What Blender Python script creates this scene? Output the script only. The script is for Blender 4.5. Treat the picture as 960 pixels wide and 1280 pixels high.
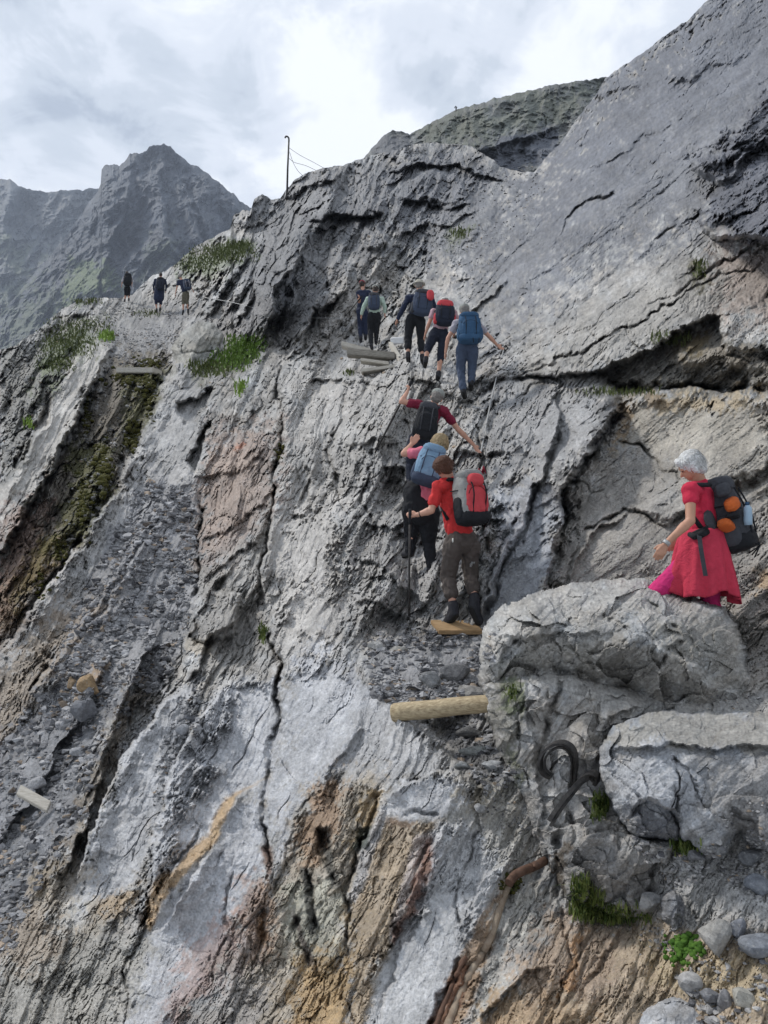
import bpy, bmesh, math, random
import numpy as np
from mathutils import Vector, Matrix
for _o in list(bpy.data.objects): bpy.data.objects.remove(_o)
SC = bpy.context.scene
COL = SC.collection
# ------------------------------------------------------------------ camera
F = 931.0; PITCH = math.radians(10.0); CAMZ = 1.6
cd = bpy.data.cameras.new('camera'); cam = bpy.data.objects.new('camera', cd); COL.objects.link(cam)
cd.sensor_fit = 'VERTICAL'; cd.sensor_height = 24; cd.lens = F/1280*24
cd.clip_start = 0.05; cd.clip_end = 20000
cam.location = (0, 0, CAMZ); cam.rotation_euler = (math.pi/2+PITCH, 0, 0)
SC.camera = cam
# ------------------------------------------------------------------ sky, sun, exposure
SUN_EL, SUN_AZ = math.radians(50), math.radians(-72)      # azimuth clockwise from +Y: to the left, a little ahead
W = bpy.data.worlds.new('World'); SC.world = W; W.use_nodes = True
nt = W.node_tree; nt.nodes.clear()
def N(t, kind, **kw):
    n = t.nodes.new(kind)
    for k, v in kw.items():
        if k.startswith('i_'):
            n.inputs[k[2:].replace('_', ' ')].default_value = v
        else: setattr(n, k, v)
    return n
def L(t, a, b): t.links.new(a, b)
wout = N(nt, 'ShaderNodeOutputWorld'); bg = N(nt, 'ShaderNodeBackground'); bg.inputs['Strength'].default_value = 0.1
sky = N(nt, 'ShaderNodeTexSky', sky_type='NISHITA', sun_disc=False, sun_elevation=SUN_EL, sun_rotation=SUN_AZ)
tc = N(nt, 'ShaderNodeTexCoord'); sep = N(nt, 'ShaderNodeSeparateXYZ'); L(nt, tc.outputs['Generated'], sep.inputs[0])
def M(t, op, a, b=None, c=None, clamp=False):
    n = t.nodes.new('ShaderNodeMath'); n.operation = op; n.use_clamp = clamp
    for i, v in enumerate((a, b, c)):
        if v is None: continue
        if isinstance(v, (int, float)): n.inputs[i].default_value = v
        else: L(t, v, n.inputs[i])
    return n.outputs[0]
zc = M(nt, 'ADD', M(nt, 'MAXIMUM', sep.outputs[2], 0.0), 0.22)
cx_ = M(nt, 'DIVIDE', sep.outputs[0], zc); cy_ = M(nt, 'DIVIDE', sep.outputs[1], zc)
comb = N(nt, 'ShaderNodeCombineXYZ'); L(nt, cx_, comb.inputs[0]); L(nt, cy_, comb.inputs[1])
def wnoise(scale, detail, rough, dist, off):
    mp = N(nt, 'ShaderNodeMapping'); mp.inputs['Location'].default_value = off; L(nt, comb.outputs[0], mp.inputs[0])
    n = N(nt, 'ShaderNodeTexNoise'); n.inputs['Scale'].default_value = scale; n.inputs['Detail'].default_value = detail
    n.inputs['Roughness'].default_value = rough; n.inputs['Distortion'].default_value = dist; L(nt, mp.outputs[0], n.inputs['Vector'])
    return n.outputs[0]
def ramp(t, fac, stops, interp='LINEAR'):
    r = t.nodes.new('ShaderNodeValToRGB'); cr = r.color_ramp; cr.interpolation = interp
    while len(cr.elements) > 1: cr.elements.remove(cr.elements[-1])
    cr.elements[0].position = stops[0][0]; cr.elements[0].color = (*stops[0][1], 1)
    for p, c in stops[1:]:
        e = cr.elements.new(p); e.color = (*c, 1)
    L(t, fac, r.inputs[0]); return r.outputs[0]
cl1 = wnoise(1.9, 7, 0.55, 0.5, (3.1, 1.7, 0)); cl2 = wnoise(0.8, 4, 0.5, 0.2, (7.3, 2.2, 0)); cl3 = wnoise(6.0, 5, 0.6, 0.6, (1.3, 9.2, 0))
mixv = M(nt, 'ADD', M(nt, 'MULTIPLY', cl1, 0.55), M(nt, 'ADD', M(nt, 'MULTIPLY', cl2, 0.25), M(nt, 'MULTIPLY', cl3, 0.20)))
cloudcol = ramp(nt, mixv, [(0.425, (2.4, 2.9, 3.8)), (0.46, (4.0, 4.6, 5.5)), (0.495, (5.8, 6.4, 7.2)), (0.522, (7.2, 7.7, 8.5)), (0.57, (9.4, 9.7, 10.0))], 'EASE')
clfac = ramp(nt, cl2, [(0.22, (0.55,)*3), (0.36, (0.94,)*3)])
mixs = N(nt, 'ShaderNodeMix', data_type='RGBA'); L(nt, clfac, mixs.inputs[0]); L(nt, sky.outputs[0], mixs.inputs[6]); L(nt, cloudcol, mixs.inputs[7])
L(nt, mixs.outputs[2], bg.inputs['Color']); L(nt, bg.outputs[0], wout.inputs['Surface'])
sl = bpy.data.lights.new('sun', 'SUN'); sl.energy = 2.6; sl.angle = math.radians(8); sl.color = (1.0, 0.96, 0.9)
sun = bpy.data.objects.new('sun', sl); COL.objects.link(sun)
sdir = Vector((math.sin(SUN_AZ)*math.cos(SUN_EL), math.cos(SUN_AZ)*math.cos(SUN_EL), math.sin(SUN_EL)))
sun.rotation_euler = sdir.to_track_quat('Z', 'Y').to_euler()
SC.view_settings.view_transform = 'Standard'; SC.view_settings.look = 'None'; SC.view_settings.exposure = 0.22; SC.view_settings.gamma = 1.0
# ------------------------------------------------------------------ maths helpers
cp, sp = math.cos(PITCH), math.sin(PITCH)
def P(px, py, d):
    """a place seen from the photo's viewpoint at (px,py) of the 960x1280 photo, d metres ahead -> world (arrays or scalars)"""
    u = (px-480.0)/F*d; v = (640.0-py)/F*d
    return u, d*cp - v*sp, CAMZ + d*sp + v*cp
def V(px, py, d): return Vector(P(px, py, d))
def srgb(r, g, b):
    f = lambda c: (c/255/12.92) if c/255 <= .04045 else ((c/255+.055)/1.055)**2.4
    return (f(r), f(g), f(b))
def _h(ix, iy, s):
    h = (ix.astype(np.int64)*374761393 + iy.astype(np.int64)*668265263 + s*974634777) & 0xffffffff
    h = ((h ^ (h >> 13))*1274126177) & 0xffffffff
    return (h ^ (h >> 16)) & 0xffffff
def rnd(ix, iy, s): return _h(ix, iy, s).astype(np.float32)/float(0xffffff)
def perlin(x, y, s=0):
    xi = np.floor(x); yi = np.floor(y); fx = (x-xi).astype(np.float32); fy = (y-yi).astype(np.float32)
    ux = fx*fx*fx*(fx*(fx*6-15)+10); uy = fy*fy*fy*(fy*(fy*6-15)+10)
    def g(a, b, dx, dy):
        t = rnd(a, b, s)*6.2831853
        return np.cos(t)*dx+np.sin(t)*dy
    a = g(xi, yi, fx, fy); b = g(xi+1, yi, fx-1, fy); c = g(xi, yi+1, fx, fy-1); d = g(xi+1, yi+1, fx-1, fy-1)
    return ((a+(b-a)*ux) + ((c+(d-c)*ux)-(a+(b-a)*ux))*uy)*1.5
def cells(x, y, s=0, jit=0.9):
    """2-D Worley: F1, F2, random id, offset to the cell's centre"""
    xi = np.floor(x); yi = np.floor(y)
    f1 = np.full(x.shape, 9., np.float32); f2 = f1.copy(); idr = np.zeros(x.shape, np.float32); ox = idr.copy(); oy = idr.copy(); id2 = idr.copy()
    for i in (-1, 0, 1):
        for j in (-1, 0, 1):
            a = xi+i; b = yi+j
            r1 = rnd(a, b, s+11); r2 = rnd(a, b, s+23)
            dx = (x-(a+.5+(r1-.5)*jit)).astype(np.float32); dy = (y-(b+.5+(r2-.5)*jit)).astype(np.float32)
            d = np.sqrt(dx*dx+dy*dy)
            m = d < f1
            f2 = np.where(m, f1, np.minimum(f2, d)); f1 = np.where(m, d, f1)
            ox = np.where(m, dx, ox); oy = np.where(m, dy, oy); idr = np.where(m, rnd(a, b, s+37), idr); id2 = np.where(m, rnd(a, b, s+51), id2)
    return f1, f2, idr, id2, ox, oy
def rot(X, Y, deg, along, across):
    """coordinates along / across strata that climb to the right at deg"""
    a = math.radians(deg); c, s_ = math.cos(a), math.sin(a)
    return (X*c - Y*s_)/along, (X*s_ + Y*c)/across
def sstep(a, b, x):
    t = np.clip((x-a)/(b-a), 0, 1); return t*t*(3-2*t)
def seg_dist(X, Y, pts):
    """distance to polyline and signed side (positive = left of travel on screen, y down)"""
    best = np.full(X.shape, 1e9, np.float32); side = np.zeros(X.shape, np.float32); along = np.zeros(X.shape, np.float32)
    tot = 0.
    Ls = [math.hypot(pts[i+1][0]-pts[i][0], pts[i+1][1]-pts[i][1]) for i in range(len(pts)-1)]; T = sum(Ls)
    for i in range(len(pts)-1):
        x0, y0 = pts[i][:2]; x1, y1 = pts[i+1][:2]; dx, dy = x1-x0, y1-y0; L2 = dx*dx+dy*dy+1e-9
        t = np.clip(((X-x0)*dx+(Y-y0)*dy)/L2, 0, 1)
        qx = X-(x0+t*dx); qy = Y-(y0+t*dy); d = np.sqrt(qx*qx+qy*qy)
        cr = (X-x0)*dy-(Y-y0)*dx
        m = d < best
        best = np.where(m, d, best); side = np.where(m, np.sign(cr), side); along = np.where(m, (tot+t*Ls[i])/T, along)
        tot += Ls[i]
    return best, side, along
def poly_sd(X, Y, poly):
    """signed distance to polygon, positive inside"""
    inside = np.zeros(X.shape, bool); best = np.full(X.shape, 1e9, np.float32); n = len(poly)
    for i in range(n):
        x0, y0 = poly[i]; x1, y1 = poly[(i+1) % n]; dx, dy = x1-x0, y1-y0
        t = np.clip(((X-x0)*dx+(Y-y0)*dy)/(dx*dx+dy*dy+1e-9), 0, 1)
        best = np.minimum(best, np.hypot(X-(x0+t*dx), Y-(y0+t*dy)))
        if dy != 0: inside ^= ((y0 > Y) != (y1 > Y)) & (X < dx*(Y-y0)/dy+x0)
    return np.where(inside, best, -best)
def boxed(X, Y, pts, pad):
    xs = [p[0] for p in pts]; ys = [p[1] for p in pts]
    m = (X > min(xs)-pad) & (X < max(xs)+pad) & (Y > min(ys)-pad) & (Y < max(ys)+pad)
    r = np.where(m.any(1))[0]; c = np.where(m.any(0))[0]
    if len(r) == 0 or len(c) == 0: return None
    return slice(r[0], r[-1]+1), slice(c[0], c[-1]+1)
def tps(ctrl):
    c = np.array(ctrl, float); x, y, v = c[:, 0]/300, c[:, 1]/300, np.log(c[:, 2]); n = len(c)
    K = lambda r2: np.where(r2 > 1e-12, 0.5*r2*np.log(np.maximum(r2, 1e-12)), 0)
    A = np.zeros((n+3, n+3)); A[:n, :n] = K((x[:, None]-x)**2+(y[:, None]-y)**2)+np.eye(n)*2e-3
    A[:n, n] = A[n, :n] = 1; A[:n, n+1] = A[n+1, :n] = x; A[:n, n+2] = A[n+2, :n] = y
    w = np.linalg.solve(A, np.concatenate([v, [0, 0, 0]]))
    def f(X, Y):
        sh = np.shape(X); a = np.ravel(X)/300.; b = np.ravel(Y)/300.; out = w[n]+w[n+1]*a+w[n+2]*b
        for i in range(n): out = out+w[i]*K((a-x[i])**2+(b-y[i])**2)
        return np.exp(out).reshape(sh)
    return f
def depth_grid(fn, X, Y, slope=False):
    """evaluate coarse, then bilinear"""
    x0, x1, y0, y1 = X.min(), X.max(), Y.min(), Y.max(); nx = int((x1-x0)/7)+3; ny = int((y1-y0)/7)+3
    gx = np.linspace(x0, x1, nx); gy = np.linspace(y0, y1, ny); G_ = fn(*np.meshgrid(gx, gy))
    u = (X-x0)/(x1-x0)*(nx-1); v = (Y-y0)/(y1-y0)*(ny-1)
    i = np.clip(u.astype(int), 0, nx-2); j = np.clip(v.astype(int), 0, ny-2); fu = u-i; fv = v-j
    if slope:
        b_, a_ = np.gradient(G_); m = G_/F; q = np.hypot(a_/((x1-x0)/(nx-1)), b_/((y1-y0)/(ny-1)))/m
        return (q[j, i]*(1-fu)+q[j, i+1]*fu)*(1-fv)+(q[j+1, i]*(1-fu)+q[j+1, i+1]*fu)*fv
    return (G_[j, i]*(1-fu)+G_[j, i+1]*fu)*(1-fv)+(G_[j+1, i]*(1-fu)+G_[j+1, i+1]*fu)*fv
KV, KS = 1.25, 1.7
def carve(X, Y, feats):
    """recess (positive) in screen units: list of v / r / s / p features"""
    H = np.zeros(X.shape, np.float32)
    # wander: natural lines
    wx = perlin(X/34, Y/34, 5)*7+perlin(X/11, Y/11, 6)*3.2+perlin(X/4, Y/4, 8)*1.2; wy = perlin(X/34, Y/34, 7)*7+perlin(X/11, Y/11, 9)*3.2+perlin(X/4, Y/4, 10)*1.2
    for f in feats:
        k, pts = f[0], f[1]
        pad = 40 if k in 'vr' else (f[3]*3.2+30 if k == 's' else f[3]*2+20)
        b = boxed(X, Y, pts, pad)
        if b is None: continue
        x, y = (X+wx)[b], (Y+wy)[b]
        if k == 'p':
            sd = poly_sd(x, y, pts); H[b] += f[2]*sstep(-f[3], f[3], sd); continue
        d, s_, t = seg_dist(x, y, pts)
        taper = np.clip(np.minimum(t, 1-t)*8, 0, 1)**.6 if k != 's' else np.clip(np.minimum(t, 1-t)*6, 0, 1)
        if k == 'v': H[b] += KV*f[3]*np.exp(-(d/f[2])**2*1.5)*taper*(0.65+0.7*(perlin(x/18, y/18, 3)+.3))
        if k == 'r': H[b] -= f[3]*np.exp(-(d/f[2])**2)*taper
        if k == 's':   # left side raised by amp, fades over width; sharp edge
            sd = d*s_; edge = sstep(-f[4] if len(f) > 4 else -3., 1.0, sd)
            H[b] -= KS*f[2]*edge*np.exp(-np.clip(sd, 0, None)/f[3])*taper
    return H
def paint(X, Y, C, zones):
    """albedo zones, some of them painted shade, with wandering, ragged edges: (polygon, colour, feather, strength, raggedness)"""
    wx = perlin(X/40, Y/40, 15)*12+perlin(X/14, Y/14, 16)*6+perlin(X/5, Y/5, 18)*3; wy = perlin(X/40, Y/40, 17)*12+perlin(X/14, Y/14, 19)*6+perlin(X/5, Y/5, 20)*3
    a_, c_ = rot(X, Y, 55, 9, 3.2); fine = perlin(a_, c_, 21)+.7*perlin(X/7, Y/7, 22)+.6*perlin(X/2.6, Y/2.6, 24)+.9*perlin(X/16, Y/16, 23)
    for z in zones:
        poly, c, fe, st = z[:4]; rag = z[4] if len(z) > 4 else 1.0
        b = boxed(X, Y, poly, fe*2+25)
        if b is None: continue
        sd = poly_sd(X[b]+wx[b]*rag, Y[b]+wy[b]*rag, poly)+fine[b]*fe*1.3*min(rag, 1)
        m = sstep(-fe, fe, sd)*st
        C[b] = C[b]*(1-m[..., None])+np.array(c, np.float32)*m[..., None]
    return C
# ------------------------------------------------------------------ object helpers
def props(o, label=None, cat=None, group=None, kind=None):
    if label: o['label'] = label
    if cat: o['category'] = cat
    if group: o['group'] = group
    if kind: o['kind'] = kind
    return o
def mesh_np(name, co, faces, mats, smooth=False, cols=None, loop=4):
    me = bpy.data.meshes.new(name); n = len(co); m = len(faces)
    me.vertices.add(n); me.vertices.foreach_set('co', np.ascontiguousarray(co, np.float32).ravel())
    me.loops.add(m*loop); me.loops.foreach_set('vertex_index', np.ascontiguousarray(faces, np.int32).ravel())
    me.polygons.add(m); me.polygons.foreach_set('loop_start', np.arange(0, m*loop, loop, dtype=np.int32))
    me.polygons.foreach_set('use_smooth', np.full(m, smooth, bool))
    if cols is not None:
        a = me.color_attributes.new('tint', 'FLOAT_COLOR', 'POINT')
        c4 = np.ones((n, 4), np.float32); c4[:, :3] = cols; a.data.foreach_set('color', c4.ravel())
    me.update(calc_edges=True); me.validate()
    for mt in (mats if isinstance(mats, (list, tuple)) else [mats]): me.materials.append(mt)
    return me
def link(name, me, parent=None, loc=None):
    o = bpy.data.objects.new(name, me); COL.objects.link(o)
    if loc is not None: o.location = loc
    if parent is not None: o.parent = parent
    return o
def empty(name, loc, label, cat, group=None):
    o = bpy.data.objects.new(name, None); COL.objects.link(o); o.location = loc; o.empty_display_size = .1
    props(o, label, cat, group); return o
# ------------------------------------------------------------------ materials
def new_mat(name):
    m = bpy.data.materials.new(name); m.use_nodes = True; t = m.node_tree; t.nodes.clear()
    o = N(t, 'ShaderNodeOutputMaterial'); b = N(t, 'ShaderNodeBsdfPrincipled'); L(t, b.outputs[0], o.inputs[0]); return m, t, b
def rock_mat(name, scale=1.0, bump=0.5, rough=0.85, spec=0.3, ctr=1.0):
    """tint attribute = the stone's own colour; noise adds grain, lichen specks and fine relief"""
    m, t, b = new_mat(name)
    at = N(t, 'ShaderNodeAttribute', attribute_name='tint'); tcn = N(t, 'ShaderNodeTexCoord')
    def noise(s, d, r, dist=0.):
        n = N(t, 'ShaderNodeTexNoise'); n.inputs['Scale'].default_value = s*scale; n.inputs['Detail'].default_value = d
        n.inputs['Roughness'].default_value = r; n.inputs['Distortion'].default_value = dist; L(t, tcn.outputs['Object'], n.inputs['Vector']); return n.outputs[0]
    n1 = noise(9, 8, .68, .4); n2 = noise(55, 6, .75, .3); n3 = noise(2.2, 4, .55)
    v = N(t, 'ShaderNodeTexVoronoi'); v.inputs['Scale'].default_value = 26*scale; L(t, tcn.outputs['Object'], v.inputs['Vector'])
    f = M(t, 'ADD', M(t, 'MULTIPLY', n1, 1.0*ctr), M(t, 'ADD', M(t, 'MULTIPLY', n2, 1.5*ctr), M(t, 'MULTIPLY', n3, 0.5*ctr)))
    f = M(t, 'MAXIMUM', M(t, 'ADD', f, 1.0-1.5*ctr), 0.25)
    vm = N(t, 'ShaderNodeVectorMath', operation='SCALE'); L(t, at.outputs['Color'], vm.inputs[0]); L(t, f, vm.inputs['Scale'])
    spk = ramp(t, noise(70, 2, .5), [(0.60, (0, 0, 0)), (0.70, (1, 1, 1))])
    mx = N(t, 'ShaderNodeMix', data_type='RGBA'); L(t, M(t, 'MULTIPLY', spk, 0.35), mx.inputs[0]); L(t, vm.outputs[0], mx.inputs[6]); mx.inputs[7].default_value = (.5, .49, .46, 1)
    L(t, mx.outputs[2], b.inputs['Base Color'])
    b.inputs['Roughness'].default_value = rough; b.inputs['Specular IOR Level'].default_value = spec
    h = M(t, 'ADD', M(t, 'MULTIPLY', n1, 1.2), M(t, 'ADD', M(t, 'MULTIPLY', n2, 0.55), M(t, 'MULTIPLY', v.outputs['Distance'], 0.3)))
    bp = N(t, 'ShaderNodeBump'); bp.inputs['Strength'].default_value = bump; bp.inputs['Distance'].default_value = 0.035/scale; L(t, h, bp.inputs['Height']); L(t, bp.outputs[0], b.inputs['Normal'])
    return m
MR = rock_mat('limestone', 1.0, 0.7)
MRF = rock_mat('limestone_far', 0.02, 0.6, ctr=0.9)
MRM = rock_mat('limestone_mid', 0.15, 0.6, ctr=0.9)
# ================================================================== THE MOUNTAINSIDE
CTRL = [(-80,1400,3.9),(240,1400,3.3),(480,1400,3.0),(700,1400,2.9),(1040,1400,2.7),
 (0,1280,4.8),(240,1280,4.1),(480,1280,3.6),(700,1280,3.4),(960,1280,3.1),
 (-60,1100,6.6),(120,1100,5.9),(240,1100,5.2),(360,1100,4.7),(480,1100,4.4),(600,1100,4.3),(700,1090,4.5),(770,1060,4.5),(700,1145,4.15),(800,1150,4.0),(850,1100,3.85),(1000,1100,3.6),
 (0,950,8.2),(200,950,7.0),(330,950,6.1),(430,950,5.6),(520,950,5.1),(640,950,5.1),(750,930,5.1),(960,900,4.6),
 (0,800,11.0),(120,800,10.2),(240,800,9.0),(330,800,8.0),(400,800,7.4),(470,860,6.3),(550,860,6.3),(540,800,7.3),(620,790,7.3),(750,800,6.7),(880,845,5.9),(960,830,5.5),
 (0,650,14.5),(200,650,13.0),(300,650,11.5),(400,650,10.3),(480,700,8.9),(530,700,8.5),(600,700,7.9),(680,700,7.5),(780,700,7.1),(960,700,6.3),
 (560,600,10.2),(650,600,9.6),(760,600,8.4),(960,600,7.2),
 (0,520,20),(120,500,21),(230,500,19),(350,520,16),(450,520,13.6),(540,540,12.0),(590,500,12.6),(650,500,12.4),(750,500,10.4),(860,500,9.2),(960,500,8.2),
 (40,430,27),(120,430,27),(200,430,27),(260,440,24),(330,430,22.5),(400,430,21.5),(470,430,20.5),(520,450,16.5),(600,450,14.6),(660,440,13.6),(760,420,12),(860,420,10.8),(960,420,9.8),
 (100,374,36),(160,376,37),(235,390,34),(280,350,33),(330,350,28),(400,370,25),(470,390,23),(540,380,21.5),(620,380,18.5),(700,350,17),(800,330,15.5),(960,300,13),
 (250,310,42),(310,265,42),(400,270,37),(480,290,33),(560,290,30),(640,280,27),(720,230,27),(800,200,25),(880,180,21),(960,180,18),
 (350,240,44),(410,215,45),(480,195,48),(560,185,52),(650,215,46),(690,185,42),(757,97,44),(840,60,38),(960,60,29),(885,0,40),(1000,-60,38)]
CTRL += [(-430,1460,4.6),(-430,1100,8.5),(-430,800,15),(-430,520,32),(1400,1460,2.5),(1400,1200,3.0),(1400,950,3.9),(1400,700,4.6),(1400,400,6.5),(1400,100,10),(1400,-200,18)]
main_depth = tps(CTRL)
TOP = [(-450,640),(-120,490),(-60,462),(0,437),(20,432),(30,423),(50,412),(62,398),(80,385),(100,375),(125,373),(150,372),(165,368),(178,356),(190,345),(205,340),(222,328),(240,312),(258,300),(272,293),(288,286),(292,270),(303,262),(313,264),(318,250),(328,243),(340,249),(350,247),(360,234),(368,225),(385,215),(410,210),(430,205),(465,195),(480,190),(500,186),(520,180),(545,178),(590,183),(610,195),(625,208),(650,215),(668,215),(680,200),(700,180),(720,150),(745,118),(757,97),(775,85),(800,68),(805,65),(830,45),(860,25),(885,0),(910,-25),(960,-60),(1100,-110),(1400,-240)]
def sheet_grid(x0, x1, step, top, ybot, rows, jag=2.0, mx=0, mstep=8):
    xs = np.arange(x0, x1+step, step)
    if mx: xs = np.concatenate([np.arange(x0-mx, x0, mstep), xs, np.arange(xs[-1]+mstep, x1+mx, mstep)])
    tp = np.interp(xs, [p[0] for p in top], [p[1] for p in top])
    z = np.zeros_like(xs); tp = tp+(perlin(xs/9, z, 71)*jag+perlin(xs/3.5, z+3, 72)*jag*.5+perlin(xs/28, z+9, 73)*jag*1.2)
    t = np.linspace(0, 1, rows)[:, None]
    Y = (tp[None, :]*(1-t)+ybot*t).astype(np.float32); X = np.repeat(xs[None, :], rows, 0).astype(np.float32)
    return X, Y
X, Y = sheet_grid(-12, 972, 1.22, TOP, 1460., 920, 1.6, 420, 12)
D0 = depth_grid(main_depth, X, Y)
S = D0/F
sl_ = depth_grid(main_depth, X, Y, True)
FOR = np.clip(np.sqrt(1+sl_**2), 1, 2.4).astype(np.float32)
# ---- roughness of the rock: smooth slabs .. broken ground
ROUGH = np.full(X.shape+(1,), 0.72, np.float32)
paint(X, Y, ROUGH, [
 ([(330,230),(480,190),(620,200),(560,300),(480,420),(300,430),(250,330)], [1.35], 20, 1),
 ([(560,260),(760,90),(1000,-80),(1000,380),(760,440),(640,460),(560,400)], [0.42], 25, 1),
 ([(780,500),(960,492),(960,640),(900,720),(700,740),(720,600)], [0.32], 10, 1),
 ([(600,600),(700,600),(680,760),(610,780)], [0.32], 8, 1),
 ([(690,490),(760,485),(700,600),(650,620)], [0.4], 8, 1),
 ([(350,640),(440,650),(430,800),(350,850)], [0.3], 15, 1),
 ([(300,850),(480,860),(400,1000),(330,1100),(200,1290),(140,1290),(190,1120)], [0.17], 8, 1),
 ([(205,870),(250,850),(215,1000),(180,1100),(70,1170),(110,1040)], [0.25], 8, 1),
 ([(480,1180),(540,1110),(650,1110),(600,1290),(460,1290)], [0.14], 6, 1),
 ([(400,850),(480,850),(560,960),(480,1000),(400,960)], [0.3], 8, 1),
 ([(480,980),(590,975),(600,1040),(480,1030)], [0.2], 6, 1),
 ([(0,420),(100,400),(60,540),(0,640)], [1.3], 15, 1),
 ([(135,420),(215,430),(150,620),(0,830),(0,690),(80,560)], [1.3], 10, 1),
 ([(180,600),(252,600),(250,680),(240,740),(236,800),(200,860),(60,865),(85,780),(125,700)], [0.3], 10, 1), ([(-20,950),(60,860),(205,850),(145,900),(112,960),(106,1020),(60,1085),(20,1185),(-20,1200)], [0.3], 10, 1), ([(455,800),(620,790),(606,880),(480,882)], [0.3], 8, 1),
 ([(205,480),(240,445),(262,560),(200,650),(100,765),(0,870),(-20,840),(150,625)], [0.4], 10, 1), ([(120,385),(240,385),(215,440),(130,470)], [.4], 8, 1),
 ([(103,425),(140,422),(72,572),(-20,700),(-20,640),(82,470)], [0.35], 5, 1),
 ([(868,200),(905,192),(960,118),(1040,80),(1040,300),(930,298),(877,265)], [1.3], 6, 1), ([(440,420),(620,430),(600,760),(470,800),(430,640)], [1.15], 20, 1),
 ([(600,1090),(1000,1120),(1000,1300),(580,1300)], [0.6], 15, 1),
])
ROUGH = ROUGH[..., 0]
WALLW = sstep(-30, 30, poly_sd(X, Y, [(560,330),(690,170),(770,60),(1100,-200),(1100,900),(620,820),(640,640),(690,500),(600,470)]))
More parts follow.
